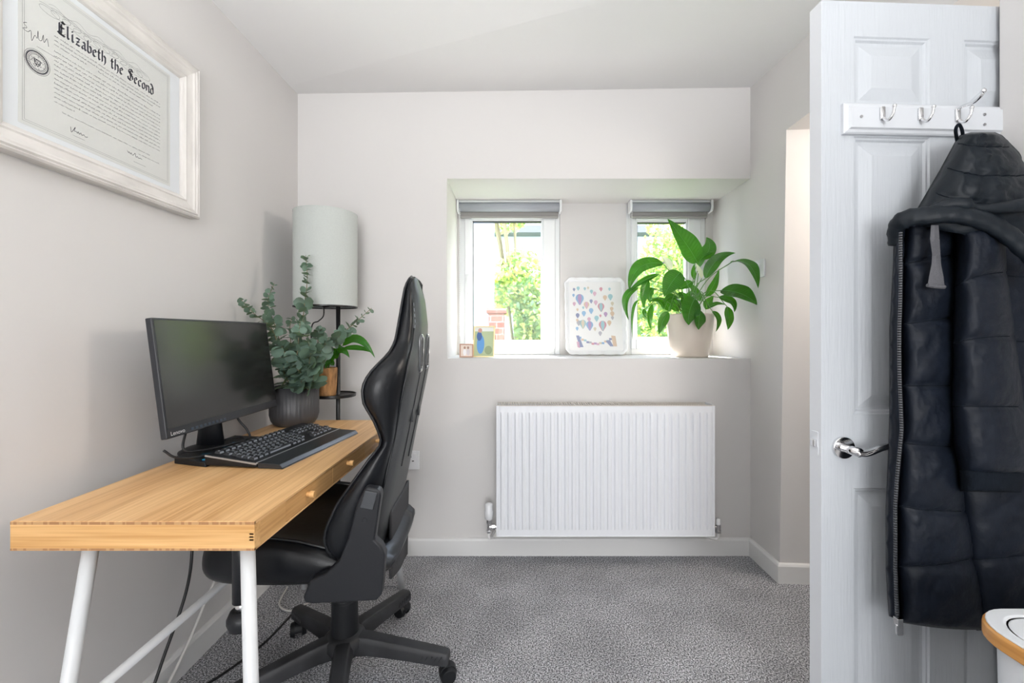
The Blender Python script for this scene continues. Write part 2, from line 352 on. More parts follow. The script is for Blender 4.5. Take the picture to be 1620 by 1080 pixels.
# ------------------------------------------------------------------ windows
def window(name, x0, x1, gx0, gx1, gz0, gz1, handle):
    y = YR-.004
    root = struct_root = bpy.data.objects.new(name, None); C.objects.link(root); root.location = ((x0+x1)/2, y, SILL); root['kind'] = 'structure'
    ORIG[root.name] = Vector(root.location)
    def ring(b, ax0, ax1, az0, az1, bx0, bx1, bz0, bz1, y0, y1):
        b.box((ax0, y0, az0), (bx0, y1, az1)); b.box((bx1, y0, az0), (ax1, y1, az1))
        b.box((bx0, y0, az0), (bx1, y1, bz0)); b.box((bx0, y0, bz1), (bx1, y1, az1))
    b = MB(); ring(b, x0, x1, SILL, HEAD, x0+.03, x1-.03, SILL+.035, HEAD-.03, y+.012, y+.075); b.build('outer_frame', M['upvc'], root, bevel=.004)
    b = MB(); ring(b, x0+.028, x1-.028, SILL+.033, HEAD-.028, gx0-.012, gx1+.012, gz0-.012, gz1+.012, y, y+.06); b.build('sash', M['upvc'], root, bevel=.006)
    b = MB(); ring(b, gx0-.014, gx1+.014, gz0-.014, gz1+.014, gx0, gx1, gz0, gz1, y+.012, y+.05); b.build('glazing_bead', M['upvc'], root, bevel=.003)
    b = MB(); b.box((gx0-.002, y+.013, gz1-.004), (gx1+.002, y+.045, gz1+.003)); b.box((gx0, y+.02, gz0), (gx0+.003, y+.045, gz1)); b.build('gasket', M['seal'], root)
    b = MB(); b.box((gx0-.005, y+.03, gz0-.005), (gx1+.005, y+.034, gz1+.005)); b.build('glass_pane', M['glass'], root)
    if handle:
        hx = (x0+gx0)/2+.012; hz = 1.44
        b = MB(); b.box((hx-.011, y-.012, hz-.03), (hx+.011, y, hz+.035)); h = b.build('handle', M['upvc'], root, bevel=.003)
        b = MB(); b.tube([(hx, y-.012, hz+.02), (hx, y-.035, hz+.018), (hx, y-.04, hz), (hx+.005, y-.036, hz-.09)], [.009, .009, .009, .007], 12); b.build('lever', M['upvc'], h, smooth=True)
    # cill board of the frame
    return root
window('window_1', W1[0], W1[1], -.256, .157, 1.077, 1.795, True)
window('window_2', W2[0], W2[1], .738, 1.03, 1.096, 1.788, False)

def blind(x0, x1, label, chain_x):
    y = 2.555
    t = thing('roller_blind', label, 'roller blind', ((x0+x1)/2, y, 1.84), 0, 'grey roller blinds over the two windows')
    b = MB(); b.cyl((x0+.012, y, 1.862), (x1-.012, y, 1.862), .026, n=28); b.build('fabric_roll', M['blind'], t, smooth=True)
    b = MB(); b.box((x0+.012, y-.022, 1.884), (x1-.012, y+.03, 1.899)); b.build('top_rail', M['blindrail'], t, bevel=.003)
    b = MB(); b.box((x0+.016, y+.018, 1.805), (x1-.016, y+.026, 1.862)); b.cyl((x0+.016, y+.022, 1.812), (x1-.016, y+.022, 1.812), .009, n=14); b.build('hem', M['blindlow'], t, bevel=.002)
    for x in (x0, x1-.012):
        b = MB(); b.prism([(y-.028, 1.835), (y+.028, 1.828), (y+.034, 1.899), (y-.032, 1.899), (y-.034, 1.86)], lambda u, v, d: (d, u, v), x, x+.012); b.build('bracket', M['upvc'], t, bevel=.003)
    b = MB(); z1 = 1.12 if chain_x < 0 else 1.18
    for i in range(int((1.86-z1)/.012)):
        z = 1.86-i*.012
        for dy in (-.02, .02):
            b.box((chain_x-.0018, y+dy-.0018, z-.0035), (chain_x+.0018, y+dy+.0018, z+.0035))
    for dy in (-.02, .02): b.cyl((chain_x, y+dy, z1), (chain_x, y+dy, 1.86), .0008, n=6)
    b.tube([(chain_x, y-.02, z1), (chain_x, y-.014, z1-.014), (chain_x, y, z1-.02), (chain_x, y+.014, z1-.014), (chain_x, y+.02, z1)], .0014, 6)
    b.build('bead_chain', M['upvc'], t)
blind(XREC+.003, .272, 'rolled up grey roller blind over the wider left window', XREC+.02)
blind(.672, 1.157, 'rolled up grey roller blind over the narrow right window behind the plant', .683)

# ------------------------------------------------------------------ outside
b = MB(); b.box((-8, 2.85, .1), (10, 16, .3)); struct(b.build('ground', M['grass']))
b = MB(); b.box((-3.2, 4.4, .3), (-.22, 4.6, 2.9)); o = b.build('garden_wall', M['render']); tag(o, 'pale rendered wall outside the left window', 'wall')
b = MB(); b.box((-.24, 3.9, .3), (-.10, 4.12, 1.30)); b.box((-.26, 3.88, 1.30), (-.08, 4.14, 1.345)); tag(b.build('brick_pier', M['brick'], bevel=.005), 'low red brick pier outside beside the ivy', 'brick pier')
def bush(name, label, c, rad, n, size, mats, cat='shrub', seed=1):
    rnd = random.Random(seed); b = MB(); t = thing(name, label, cat, (c[0], c[1], .3))
    for i in range(n):
        q = Vector((rnd.gauss(0, 1), rnd.gauss(0, 1), rnd.gauss(0, 1))).normalized()*(rnd.random()**.25)
        p = Vector((c[0]+q.x*rad[0], c[1]+q.y*rad[1], c[2]+q.z*rad[2]))
        p += noise.noise_vector(p*2.2)*.22
        a = Vector((rnd.gauss(0, 1), rnd.gauss(0, 1), rnd.gauss(0, 1))).normalized(); d = a.cross(Vector((rnd.random(), rnd.random(), 1))).normalized()
        s = size*rnd.uniform(.6, 1.3)
        b.add([p-a*s, p-a*s*.3+d*s*.55, p+a*s*.4+d*s*.4, p+a*s, p+a*s*.4-d*s*.4, p-a*s*.3-d*s*.55], [(0, 1, 2, 3), (0, 3, 4, 5)], rnd.randrange(len(mats)))
    b.build('foliage', mats, t, fixn=False)
    b = MB(); rr = rnd
    for k in range(5):
        e = Vector((c[0]+rr.uniform(-.5, .5)*rad[0], c[1]+rr.uniform(-.4, .4)*rad[1], c[2]+rad[2]*.4))
        b.tube(spline([(c[0]+.03*k-(1.2 if cat == 'tree' else 0), c[1], .3), (lerp(c[0], e.x, .3), lerp(c[1], e.y, .3), lerp(.3, e.z, .5)), e]), .018, 6)
    b.build('stem', M['eucstem'], t, smooth=True)
bush('ivy_bush', 'dense green ivy bush outside on the right of the left window', (.33, 4.6, 1.15), (.42, .4, .62), 8000, .03, [M['leafout'], M['leafout'], M['leafyel']], seed=3)
bush('pale_shrub', 'sunlit yellow green shrub beyond the brick pier', (.0, 5.2, 1.72), (.36, .4, .42), 2400, .032, [M['leafyel'], M['leafyel'], M['leafout']], seed=5)
bush('overhanging_tree', 'sunlit branches hanging at the top of the left window', (-.18, 5.4, 2.75), (.40, .4, .28), 1500, .032, [M['leafyel'], M['leafout']], 'tree', seed=6)
bush('garden_shrub', 'tall leafy shrub outside the narrow right window', (1.72, 4.5, 1.35), (.62, .5, 1.0), 9000, .032, [M['leafout'], M['leafyel'], M['leafout']], seed=9)
# far house with dark roof
t = thing('neighbour_house', 'pale house with dark eaves high beyond the garden', 'house', (1.2, 9.5, .3))
b = MB(); b.box((-1.0, 9.5, .3), (5.5, 12, 3.35)); b.build('house_wall', M['render'], t)
b = MB(); b.prism([(9.1, 3.25), (9.1, 3.4), (10.8, 4.6), (12.4, 3.4), (12.4, 3.25)], lambda u, v, d: (d, u, v), -1.3, 5.8); b.build('roof', mat('slate_roof', (.12, .12, .13), .8), t)
for x in (1.1, 3.2):
    b = MB(); b.box((x, 9.46, 1.9), (x+.8, 9.52, 2.9)); b.build('house_window', M['seal'], t)

# ------------------------------------------------------------------ radiator
RY = 2.05; s = FPX/RY
rx0, rx1 = (785-CX)/s, (1131-CX)/s; rz1, rz0 = EYE-(641-CY)/s, EYE-(847-CY)/s
t = thing('radiator', 'white ribbed panel radiator on the wall under the windows', 'radiator', ((rx0+rx1)/2, RY, rz0))
# ribbed front panel
b = MB(); nr = 30; mx0, mx1 = rx0+.014, rx1-.012; pit = (mx1-mx0)/nr
prof = []
for i in range(nr):
    x = mx0+i*pit
    for u, d in ((.0, 0), (.18, 0), (.30, -.006), (.70, -.006), (.82, 0)): prof.append((x+u*pit, d))
prof.append((mx1, 0))
zs = [(rz0, -1), (rz0+.028, -1), (rz0+.045, 1), (rz1-.05, 1), (rz1-.033, -1), (rz1-.004, -1)]
vs = []
for z, k in zs:
    for x, d in prof: vs.append((x, RY+(d if k > 0 else -.002), z))
n = len(prof); fs = [(j*n+i, j*n+i+1, (j+1)*n+i+1, (j+1)*n+i) for j in range(len(zs)-1) for i in range(n-1)]
b.add(vs, fs); b.box((rx0, RY-.002, rz0-.002), (mx0, RY+.014, rz1-.002)); b.box((mx1, RY-.002, rz0-.002), (rx1, RY+.014, rz1-.002))
b.box((rx0, RY-.004, rz0-.004), (rx1, RY+.014, rz0)); b.build('front_panel', M['rad'], t, fixn=False, bevel=.0015)
b = MB(); b.box((rx0+.01, RY+.09, rz0), (rx1-.01, RY+.104, rz1-.01)); b.build('rear_panel', M['rad'], t)
for x in (rx0, rx1-.003):
    b = MB(); b.box((x, RY+.013, rz0+.004), (x+.003, RY+.1, rz1)); b.build('side_cover', M['rad'], t)
b = MB(); b.box((rx0, RY, rz1-.004), (rx1, RY+.008, rz1)); b.box((rx0, RY+.095, rz1-.004), (rx1, RY+.103, rz1))
for i in range(88):
    x = lerp(rx0+.025, rx1-.03, i/87); b.box((x-.0022, RY+.005, rz1-.004), (x+.0022, RY+.1, rz1-.001))
b.build('top_grille', M['raddark'], t)
b = MB()
for i in range(60):
    x = lerp(rx0+.03, rx1-.03, i/59); b.box((x-.001, RY+.016, rz0+.02), (x+.001, RY+.088, rz1-.03))
b.build('convector_fins', M['raddark'], t)
for x in (rx0+.15, rx1-.15):
    b = MB(); b.box((x-.02, RY+.104, rz0+.06), (x+.02, YB-.001, rz0+.10)); b.build('wall_bracket', M['rad'], t)
    b = MB(); b.box((x-.02, RY+.104, rz1-.12), (x+.02, YB-.001, rz1-.08)); b.build('wall_bracket', M['rad'], t)
# thermostatic valve on the left
def P(x, y, Y): return px(x, y, Y)
vx = (773.5-CX)*2.10/FPX; vy = 2.10
def zz(y): return EYE-(y-CY)*vy/FPX
tv = thing('thermostatic_valve', 'white thermostatic valve with chrome body left of the radiator', 'radiator valve', (vx, vy, 0))
b = MB(); b.lathe((vx, vy, 0), [(.001, zz(795)), (.016, zz(796)), (.019, zz(798)), (.019, zz(806)), (.0215, zz(808)), (.0215, zz(812)), (.019, zz(820)), (.015, zz(821))], 24, fn=lambda q, z: 1+.03*(math.sin(q*10) > 0)); b.build('cap', M['tray'], tv, smooth=True)
b = MB(); b.cyl((vx, vy, zz(821)), (vx, vy, zz(827)), .014); b.cyl((vx, vy, zz(827)), (vx, vy, zz(842)), .010); b.cyl((vx, vy, zz(838)), (vx, vy, zz(842)), .015, n=6)
b.cyl((vx, vy, zz(833)), (rx0+.012, vy, zz(833)), .010); b.cyl((vx+.014, vy, zz(833)), (vx+.03, vy, zz(833)), .014, n=6); b.build('body', M['chrome'], tv, smooth=False, bevel=.001)
b = MB(); b.tube(spline([(vx, vy, zz(842)), (vx, vy, zz(849)), (vx+.01, vy+.02, zz(853)), (vx+.02, YB-.014, zz(852))]), .0075, 12); b.build('pipe', M['gloss'], tv, smooth=True)
vx = (1136-CX)*2.10/FPX
tv = thing('lockshield_valve', 'small lockshield valve with white cap right of the radiator', 'radiator valve', (vx, vy, 0))
b = MB(); b.lathe((vx, vy, 0), [(.001, zz(820)), (.009, zz(820.5)), (.010, zz(829))], 20); b.build('cap', M['tray'], tv, smooth=True)
b = MB(); b.cyl((vx, vy, zz(829)), (vx, vy, zz(838)), .013, n=8); b.cyl((vx, vy, zz(838)), (vx, vy, zz(842)), .016, n=6); b.cyl((vx, vy, zz(834)), (rx1-.01, vy, zz(834)), .010); b.build('body', M['chromed'], tv, bevel=.001)
b = MB(); b.tube(spline([(vx, vy, zz(842)), (vx-.003, vy, zz(851)), (vx-.03, vy+.01, zz(852)), (vx-.11, YB-.018, zz(846))]), .0075, 12); b.build('pipe', M['gloss'], tv, smooth=True)

# ------------------------------------------------------------------ sockets
def plate(name, label, cat, c, nrm, w_, h_, kind):
    t = thing(name, label, cat, c)
    c = Vector(c); nrm = Vector(nrm); rt = Vector((0, 0, 1)).cross(nrm).normalized()
    def f(u, v, d): return c+rt*u+Vector((0, 0, v))+nrm*d
    b = MB(); b.prism(rrect(-w_/2, w_/2, -h_/2, h_/2, .005), f, 0, .009); b.build('plate', M['tray'], t, bevel=.002)
    if kind == 'socket':
        for k, (u, v, a, c_) in enumerate(((0, .018, .003, .005), (-.011, -.004, .005, .0025), (.011, -.004, .005, .0025))):
            b = MB(); b.prism([(u-a, v-c_), (u+a, v-c_), (u+a, v+c_), (u-a, v+c_)], f, .0088, .0094); b.build('pin_hole', M['seal'], t)
        b = MB(); b.prism([(.014, .016), (.028, .016), (.028, .034), (.014, .034)], f, .009, .013); b.build('switch', M['tray'], t, bevel=.001)
    else:
        b = MB(); b.prism([(-.012, -.018), (.012, -.018), (.012, .018), (-.012, .018)], f, .009, .014); b.build('switch', M['white'], t, bevel=.002)
plate('wall_socket', 'white single wall socket low behind the black chair', 'socket', ((650.5-CX)*YB/FPX, YB, EYE-(727-CY)*YB/FPX), (0, -1, 0), .086, .094, 'socket')
plate('light_switch', 'white switch plate on the right wall beside the peace lily', 'switch', (XR, 2.10, EYE+(528-425)*2.1/FPX), (-1, 0, 0), .086, .086, 'switch')

# ------------------------------------------------------------------ door
TH = R(2.6); DX, DYF = .7465, 1.054
def dw(u, d, z): return Vector((DX+u*math.cos(TH)+d*math.sin(TH)*-1, DYF+u*math.sin(TH)+d*math.cos(TH), z))   # u along the leaf, d into it
DT = 1.927
dr = bpy.data.objects.new('door_1', None); C.objects.link(dr); dr.location = (DX, DYF, 0); dr['kind'] = 'structure'; ORIG[dr.name] = Vector(dr.location)
cols = [(.081, .275), (.364, .555)]; rows = [(1.842, 1.672), (1.598, .918), (.738, .20)]; DWd = .634
b = MB()
def dbox(u0, u1, z0, z1, d0, d1, mi=0): b.prism([(u0, z0), (u1, z0), (u1, z1), (u0, z1)], lambda u, v, d: dw(u, d, v), d0, d1, mi)
dbox(0, DWd, .008, DT, .009, .040)
us = [0, cols[0][0], cols[0][1], cols[1][0], cols[1][1], DWd]; zs = [.008, rows[2][1], rows[2][0], rows[1][1], rows[1][0], rows[0][1], rows[0][0], DT]
for i in range(5):
    for j in range(7):
        if i % 2 == 1 and j % 2 == 1: continue
        dbox(us[i], us[i+1], zs[j], zs[j+1], 0, .009)
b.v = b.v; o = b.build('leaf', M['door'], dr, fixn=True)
b = MB()
for (u0, u1) in cols:
    for (z1, z0) in rows:
        # ovolo moulding ring then raised field
        def ringpts(k, d): return [dw(u0+k, d, z0+k), dw(u1-k, d, z0+k), dw(u1-k, d, z1-k), dw(u0+k, d, z1-k)]
        L = [ringpts(0, .0), ringpts(.003, .0035), ringpts(.007, .004), ringpts(.011, .0085), ringpts(.018, .0088), ringpts(.044, .002), ringpts(.046, .0015)]
        b.loft(L, cap=False); b.add(L[-1], [(0, 1, 2, 3)])
b.build('moulded_panels', M['door'], dr, fixn=False, bevel=0)
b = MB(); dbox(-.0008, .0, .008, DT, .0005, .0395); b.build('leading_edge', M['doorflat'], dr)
hz = EYE-(703-CY)/650
b = MB(); dbox(-.0022, -.0008, hz-.028, hz+.028, .010, .032); q = b.build('latch_plate', M['doorflat'], dr)
b = MB(); dbox(-.009, -.001, hz-.009, hz+.009, .013, .028); b.build('latch_bolt', M['chrome'], q, bevel=.002)
# lever handle
hc = dw((1333-1300)/650, 0, EYE-(707-CY)/648)
b = MB(); b.cyl(hc, hc+Vector((0, -.009, 0)), .0265, n=36); q = b.build('door_handle', M['chrome'], dr, bevel=.002)
l0 = hc+Vector((.0, -.008, 0)); 
b = MB()
b.cyl(l0, l0+Vector((.004, -.042, 0)), .0105, n=20); b.build('spindle', M['chrome'], q, smooth=True)
b = MB(); A = hc+Vector((.004, -.048, -.002))
b.tube(spline([A+Vector((-.006, 0, 0)), A+Vector((.012, 0, -.001)), A+Vector((.03, 0, .004)), A+Vector((.055, 0, .014)), A+Vector((.085, .002, .017)), A+Vector((.115, .004, .014))]), .0095, 14, flat=.75); b.build('lever', M['chrome'], q, smooth=True)

# coat rack
RZ0, RZ1 = EYE-(214-CY)/648, EYE-(166-CY)/648
ru0 = (1331-1300)/650
rk = thing('coat_rack', 'white coat rack board with chrome hooks on the door', 'coat rack', tuple(dw(ru0, 0, (RZ0+RZ1)/2)))
b = MB()
ru1 = ru0+.415
def rkp(k, d): return [dw(ru0+k, d, RZ0+k), dw(ru1-k, d, RZ0+k), dw(ru1-k, d, RZ1-k), dw(ru0+k, d, RZ1-k)]
b.loft([rkp(0, 0), rkp(0, -.008), rkp(.003, -.011), rkp(.009, -.013), rkp(.012, -.018)]); b.build('board', M['rack'], rk)
dk = -.0185
for u, z in ((.052, .5), (.395, .66), (.395, .33)):
    b = MB(); c = dw(u+ru0-.016 if u < .1 else u+.0, dk, lerp(RZ0, RZ1, z)); b.cyl(c, c+Vector((0, -.0015, 0)), .0035, n=12); b.build('screw', M['chromed'], rk)
def hook(u, double):
    c = dw(u, dk, lerp(RZ0, RZ1, .62))
    b = MB(); z0, z1 = c.z-.016, c.z+.014
    b.prism(rrect(c.x-.005, c.x+.005, z0, z1, .002, 2), lambda a, v, d: (a, c.y+d, v), 0, -.005)
    b.tube(spline([(c.x, c.y-.004, z0+.004), (c.x+.001, c.y-.012, z0-.006), (c.x+.002, c.y-.020, z0-.008), (c.x+.004, c.y-.028, z0+.004), (c.x+.004, c.y-.031, z0+.018)]), .0032, 10)
    b.lathe((c.x+.004, c.y-.031, z0+.018), [(.001, -.005), (.004, -.002), (.0045, .001), (.003, .004), (.001, .005)], 12)
    if double:
        b.tube(spline([(c.x, c.y-.004, z1-.002), (c.x, c.y-.016, z1+.0), (c.x, c.y-.038, z1-.004), (c.x, c.y-.054, z1+.002), (c.x, c.y-.060, z1+.010)]), .0034, 10)
        b.lathe((c.x, c.y-.060, z1+.011), [(.001, -.006), (.005, -.003), (.0055, .001), (.003, .005), (.001, .006)], 12)
    b.build('hook', M['chrome'], rk, smooth=True)
for xp, dbl in ((1387, False), (1449, False), (1510, True)): hook((xp-1300)/648, dbl)

# ------------------------------------------------------------------ coat
ct = thing('puffer_coat', 'long navy quilted coat with hood hanging on the door hook', 'coat', (.9, 1.03, .5))
def nz(x, y, s=1.0, k=0): return noise.noise(Vector((x*s, y*s, k)))
def puff(name, left, right, seams, Y0, thick, amp, mt, wr=.003, nu=30, nv=18, k=0, epow=3, tilt=0, sub=0, drag=0):
    b = MB(); rowsv = []
    ncell = len(seams)-1
    for c in range(ncell):
        for j in range(nv+(c == ncell-1)): rowsv.append((c, j/nv))
    def pt(u, c, t, side):
        yL = lerp(seams[c][0], seams[c+1][0], t); yR = lerp(seams[c][1], seams[c+1][1], t)
        sg = lerp(seams[c][2] if len(seams[c]) > 2 else 0, seams[c+1][2] if len(seams[c+1]) > 2 else 0, t)
        y = lerp(yL, yR, u)+sg*math.sin(PI*u)
        y += .9*nz(u*9, c, 1, k+5)*(1-abs(2*t-1))
        xl, xr = pw(left, y), pw(right, y); x = lerp(xl, xr, u)
        Yn = Y0-thick
        e = max(0, 1-abs(2*u-1)**epow)**.5
        bul = (max(0, 1-abs(2*t-1)**5))**.5*.75+.25*(1-(2*t-1)**2)
        if c == 0 and t < .5: bul = max(bul, .6) if seams[0][0] < 0 else bul
        W = wr*(.35*nz(x*.03, y*.02, 1, k)+.35*nz(x*.06+y*.05, y*.05-x*.03, 1, k+1)+.3*nz(x*.16+y*.1, y*.12-x*.1, 1, k+4))
        puck = .0022*abs(nz(x*.35, y*.02, 1, k+2))*(abs(2*t-1)**2)
        dg = drag*math.sin((x*.8+y)*.115+2*nz(x*.02, y*.02, 1, k+3))*.5*(1-abs(2*u-1)) if drag else 0
        Yd = Y0-thick*e-amp*bul*min(1, e*1.2)-W*e*1.5+puck*e+tilt*(u-.5)-dg if side == 0 else Y0+tilt*(u-.5)
        Yn = Y0-thick*e-amp*.6*min(1, e*1.2)
        if side: Yn = Y0
        X = (x-CX)*Yn/FPX; Z = EYE-(y-CY)*Yn/FPX
        X = min(X, 1.176)
        return Vector((X, Yd, Z))
    nr = len(rowsv); vs = []; 
    for side in (0, 1):
        for c, t in rowsv:
            for i in range(nu+1): vs.append(pt(i/nu, c, t, side))
    n = nu+1; fs = []
    for j in range(nr-1):
        for i in range(nu):
            fs.append((j*n+i, j*n+i+1, (j+1)*n+i+1, (j+1)*n+i))
            a = nr*n; fs.append((a+j*n+i+1, a+j*n+i, a+(j+1)*n+i, a+(j+1)*n+i+1))
    a = nr*n
    for j in range(nr-1):
        fs.append((j*n, (j+1)*n, a+(j+1)*n, a+j*n)); fs.append(((j+1)*n-1+0, a+(j+1)*n-1, a+(j+2)*n-1, (j+2)*n-1))
    for i in range(nu):
        fs.append((i+1, i, a+i, a+i+1)); q = (nr-1)*n; fs.append((q+i, q+i+1, a+q+i+1, a+q+i))
    b.add(vs, fs); po = b.build(name, mt, ct, smooth=True, sub=sub)
    if name in ('front_panel', 'rear_panel', 'sleeve', 'hood'):
        for c in range(1, ncell):
            ln = [pt(i/nu, c, 0, 0)+Vector((0, -.0006, 0)) for i in range(nu+1)][(1 if name != 'hood' else 3):-2]
            q = MB(); q.tube(ln, .0013, 5); q.build('quilt_seam', M['rib'], po, smooth=True)
    return po
puff('front_panel', [(340, 1428), (500, 1424), (680, 1424), (760, 1418), (900, 1417), (990, 1424)], [(340, 1512), (700, 1512), (800, 1530), (1000, 1565)],
     [(350, 345), (418, 402), (514, 502), (611, 610), (702, 708), (800, 810, 4), (897, 884, 6), (984, 996, 4)], 1.018, .050, .013, M['navy'], .005, k=1, drag=.003)
puff('rear_panel', [(340, 1500), (700, 1500), (1000, 1545)], [(340, 1690), (1000, 1690)],
     [(345, 345), (432, 440), (540, 540), (640, 640), (760, 760), (888, 876), (997, 1003)], 1.03, .05, .010, M['navy'], .004, k=7, drag=.004)
puff('placket', [(345, 1424), (370, 1414), (430, 1412), (520, 1407), (650, 1407), (740, 1404), (800, 1401), (900, 1401), (975, 1406)],
     [(345, 1434), (500, 1427), (680, 1428), (760, 1421), (900, 1420), (980, 1425)],
     [(350, 346), (380, 378), (410, 409), (440, 441), (475, 476), (510, 509), (545, 546), (580, 581), (620, 619), (660, 661), (700, 699), (740, 741), (780, 779), (820, 821), (860, 859), (900, 901), (940, 941), (974, 982)],
     1.012, .040, .004, M['navy'], .003, nu=8, nv=5, k=11)
puff('sleeve', [(360, 1512), (400, 1513), (500, 1507), (640, 1505), (700, 1507), (745, 1518)], [(360, 1590), (430, 1594), (530, 1607), (640, 1622), (745, 1636)],
     [(365, 358), (455, 430, -6), (545, 532, -4), (643, 644), (744, 748, 3)], .985, .065, .013, M['navy'], .005, k=17, epow=2.2)
puff('cuff', [(742, 1518), (778, 1519)], [(742, 1622), (778, 1616)], [(744, 746), (777, 779)], .975, .052, .006, M['rib'], .001, k=19, epow=2.2)
# far sleeve glimpsed behind
# hood
puff('hood', [(208, 1540), (214, 1518), (222, 1512), (270, 1486), (352, 1438)], [(208, 1572), (214, 1586), (240, 1612), (300, 1650), (352, 1690)],
     [(209, 209), (226, 232), (262, 275, 8), (300, 320, 10), (350, 372, 14)], 1.005, .085, .007, M['navyd'], .012, nu=34, nv=10, k=23, epow=2, drag=.003)
def cp(x, y, Y): return px(x, y, Y)
b = MB(); b.tube(spline([cp(1415, 388, .985), cp(1417, 362, .975), cp(1432, 347, .955), cp(1465, 341, .935), cp(1505, 338, .92), cp(1550, 347, .91), cp(1590, 368, .905), cp(1625, 398, .90), cp(1660, 430, .90)], 6),
                 [.009+.005*min(1, i/10)+.0008*math.sin(i*1.9) for i in range(49)], 16, flat=1.5); b.build('hood_brim', M['navyd'], ct, smooth=True)
b = MB(); b.tube(spline([cp(1440, 352, .96), cp(1500, 324, .925), cp(1560, 330, .91), (1.085, .90, 1.385)], 8), [.008, .009, .010, .010, .011, .012, .012, .013, .014, .014, .015, .015, .016]*2, 14); b.build('hood_seam', M['navyd'], ct, smooth=True)
b = MB(); b.tube(spline([cp(1514, 222, .985), cp(1512, 205, .965), cp(1517, 197, .962), cp(1522, 206, .965), cp(1524, 222, .985)]), .0032, 8); b.build('hanging_loop', M['rib'], ct, smooth=True)
# drawstring tab
tb = [(0, 356, 6.5), (.3, 378, 8), (.55, 402, 7), (.7, 418, 8), (.9, 438, 12), (1, 451, 14)]
b = MB(); rg = []
for q, y, hw in tb:
    x = 1480+ (1 if q > .5 else -1)*1.2; Yd = .93-.006*math.sin(q*6)
    rg.append([cp(x-hw, y, Yd), cp(x, y, Yd-.004), cp(x+hw, y+(4 if q == 1 else 0), Yd), cp(x, y, Yd+.004)])
b.loft(rg); b.tube([cp(1467, 451, .925), cp(1480, 453, .924), cp(1494, 454, .926)], .0045, 8); b.build('drawstring_tab', M['tab'], ct, bevel=.001)
# zip
zl = [(368, 1426), (430, 1425), (520, 1423), (600, 1424), (680, 1426), (740, 1421), (800, 1417), (900, 1416), (980, 1420)]
b = MB(); b.tube([cp(pw(zl, y)+.6*math.sin(y*.03), y, .952) for y in range(368, 984, 14)], .0034, 8); zp = b.build('zip_tape', M['blackpl'], ct, smooth=True)
b = MB()
for y in range(368, 980, 4):
    c = cp(pw(zl, y)+.6*math.sin(y*.03), y, .947); b.box((c.x-.0022, c.y-.0015, c.z-.0011), (c.x+.0022, c.y+.003, c.z+.0012))
b.build('zip_teeth', mat('dark_nickel', (.20, .21, .23), .35, .8), zp)
c = cp(1421, 984, .945)
b = MB(); b.box((c.x-.006, c.y-.006, c.z-.006), (c.x+.006, c.y+.006, c.z+.01)); b.prism(rrect(-.0075, .0075, -.026, -.002, .003), lambda u, v, d: (c.x+u, c.y-.005+d, c.z+v), 0, .004); b.build('zip_pull', M['chrome'], zp, bevel=.001)

# ------------------------------------------------------------------ laundry bin
BX0, BX1, BY0, BY1, BH = .800, 1.172, .38, .785, .62
bn = thing('laundry_bin', 'white laundry bin with bamboo edged lid in front of the coat', 'laundry bin', ((BX0+BX1)/2, (BY0+BY1)/2, 0))
def rr3(x0, x1, y0, y1, r, z): return [Vector((a, c_, z)) for a, c_ in rrect(x0, x1, y0, y1, r, 8)]
k = .035
b = MB(); b.loft([rr3(BX0+k, BX1-k, BY0+k, BY1-k, .06, 0), rr3(BX0+k-.01, BX1-k+.01, BY0+k-.01, BY1-k+.01, .06, .02), rr3(BX0+.014, BX1-.014, BY0+.014, BY1-.014, .07, BH-.04), rr3(BX0+.008, BX1-.008, BY0+.008, BY1-.008, .07, BH-.026)]); b.build('tub', M['binw'], bn, smooth=True, bevel=.004)
b = MB(); b.loft([rr3(BX0, BX1, BY0, BY1, .075, BH-.028), rr3(BX0, BX1, BY0, BY1, .075, BH-.006), rr3(BX0+.003, BX1-.003, BY0+.003, BY1-.003, .073, BH-.003)]); b.build('lid_rim', M['binwood'], bn, bevel=.002, label='bamboo lid rim')
b = MB(); b.loft([rr3(BX0+.003, BX1-.003, BY0+.003, BY1-.003, .073, BH-.003), rr3(BX0+.004, BX1-.004, BY0+.004, BY1-.004, .072, BH), rr3(BX0+.022, BX1-.022, BY0+.022, BY1-.022, .06, BH), rr3(BX0+.026, BX1-.026, BY0+.026, BY1-.026, .058, BH-.004), rr3(BX0+.03, BX1-.03, BY0+.03, BY1-.03, .055, BH-.001)]); b.build('lid_top', M['binw'], bn, smooth=False, bevel=.001)

# ------------------------------------------------------------------ picture on the left wall
pf = thing('framed_certificate', 'large framed certificate headed Elizabeth the Second on the left wall', 'picture', (XL, 1.16, 1.75))
FY0, FY1, FZ0, FZ1 = .855, 1.468, 1.503, 2.008
prof = [(0, 0), (0, .030), (.005, .034), (.009, .030), (.013, .034), (.018, .031), (.022, .031), (.027, .027), (.046, .022), (.050, .024), (.055, .020), (.060, .017), (.064, .012), (.066, .008), (.066, 0)]
b = MB(); L = []
for kx, d in prof:
    L.append([Vector((XL+d, FY0+kx, FZ0+kx)), Vector((XL+d, FY1-kx, FZ0+kx)), Vector((XL+d, FY1-kx, FZ1-kx)), Vector((XL+d, FY0+kx, FZ1-kx))])
b.loft(L, cap=False); b.build('frame', M['framew'], pf, fixn=True)
b = MB(); b.box((XL+.002, FY0+.06, FZ0+.06), (XL+.011, FY1-.06, FZ1-.06)); b.build('mount', M['mount'], pf)
PY0, PY1, PZ0, PZ1 = .948, 1.366, 1.580, 1.93
b = MB(); b.box((XL+.0109, PY0, PZ0), (XL+.0114, PY1, PZ1)); pp = b.build('paper', M['paper'], pf)
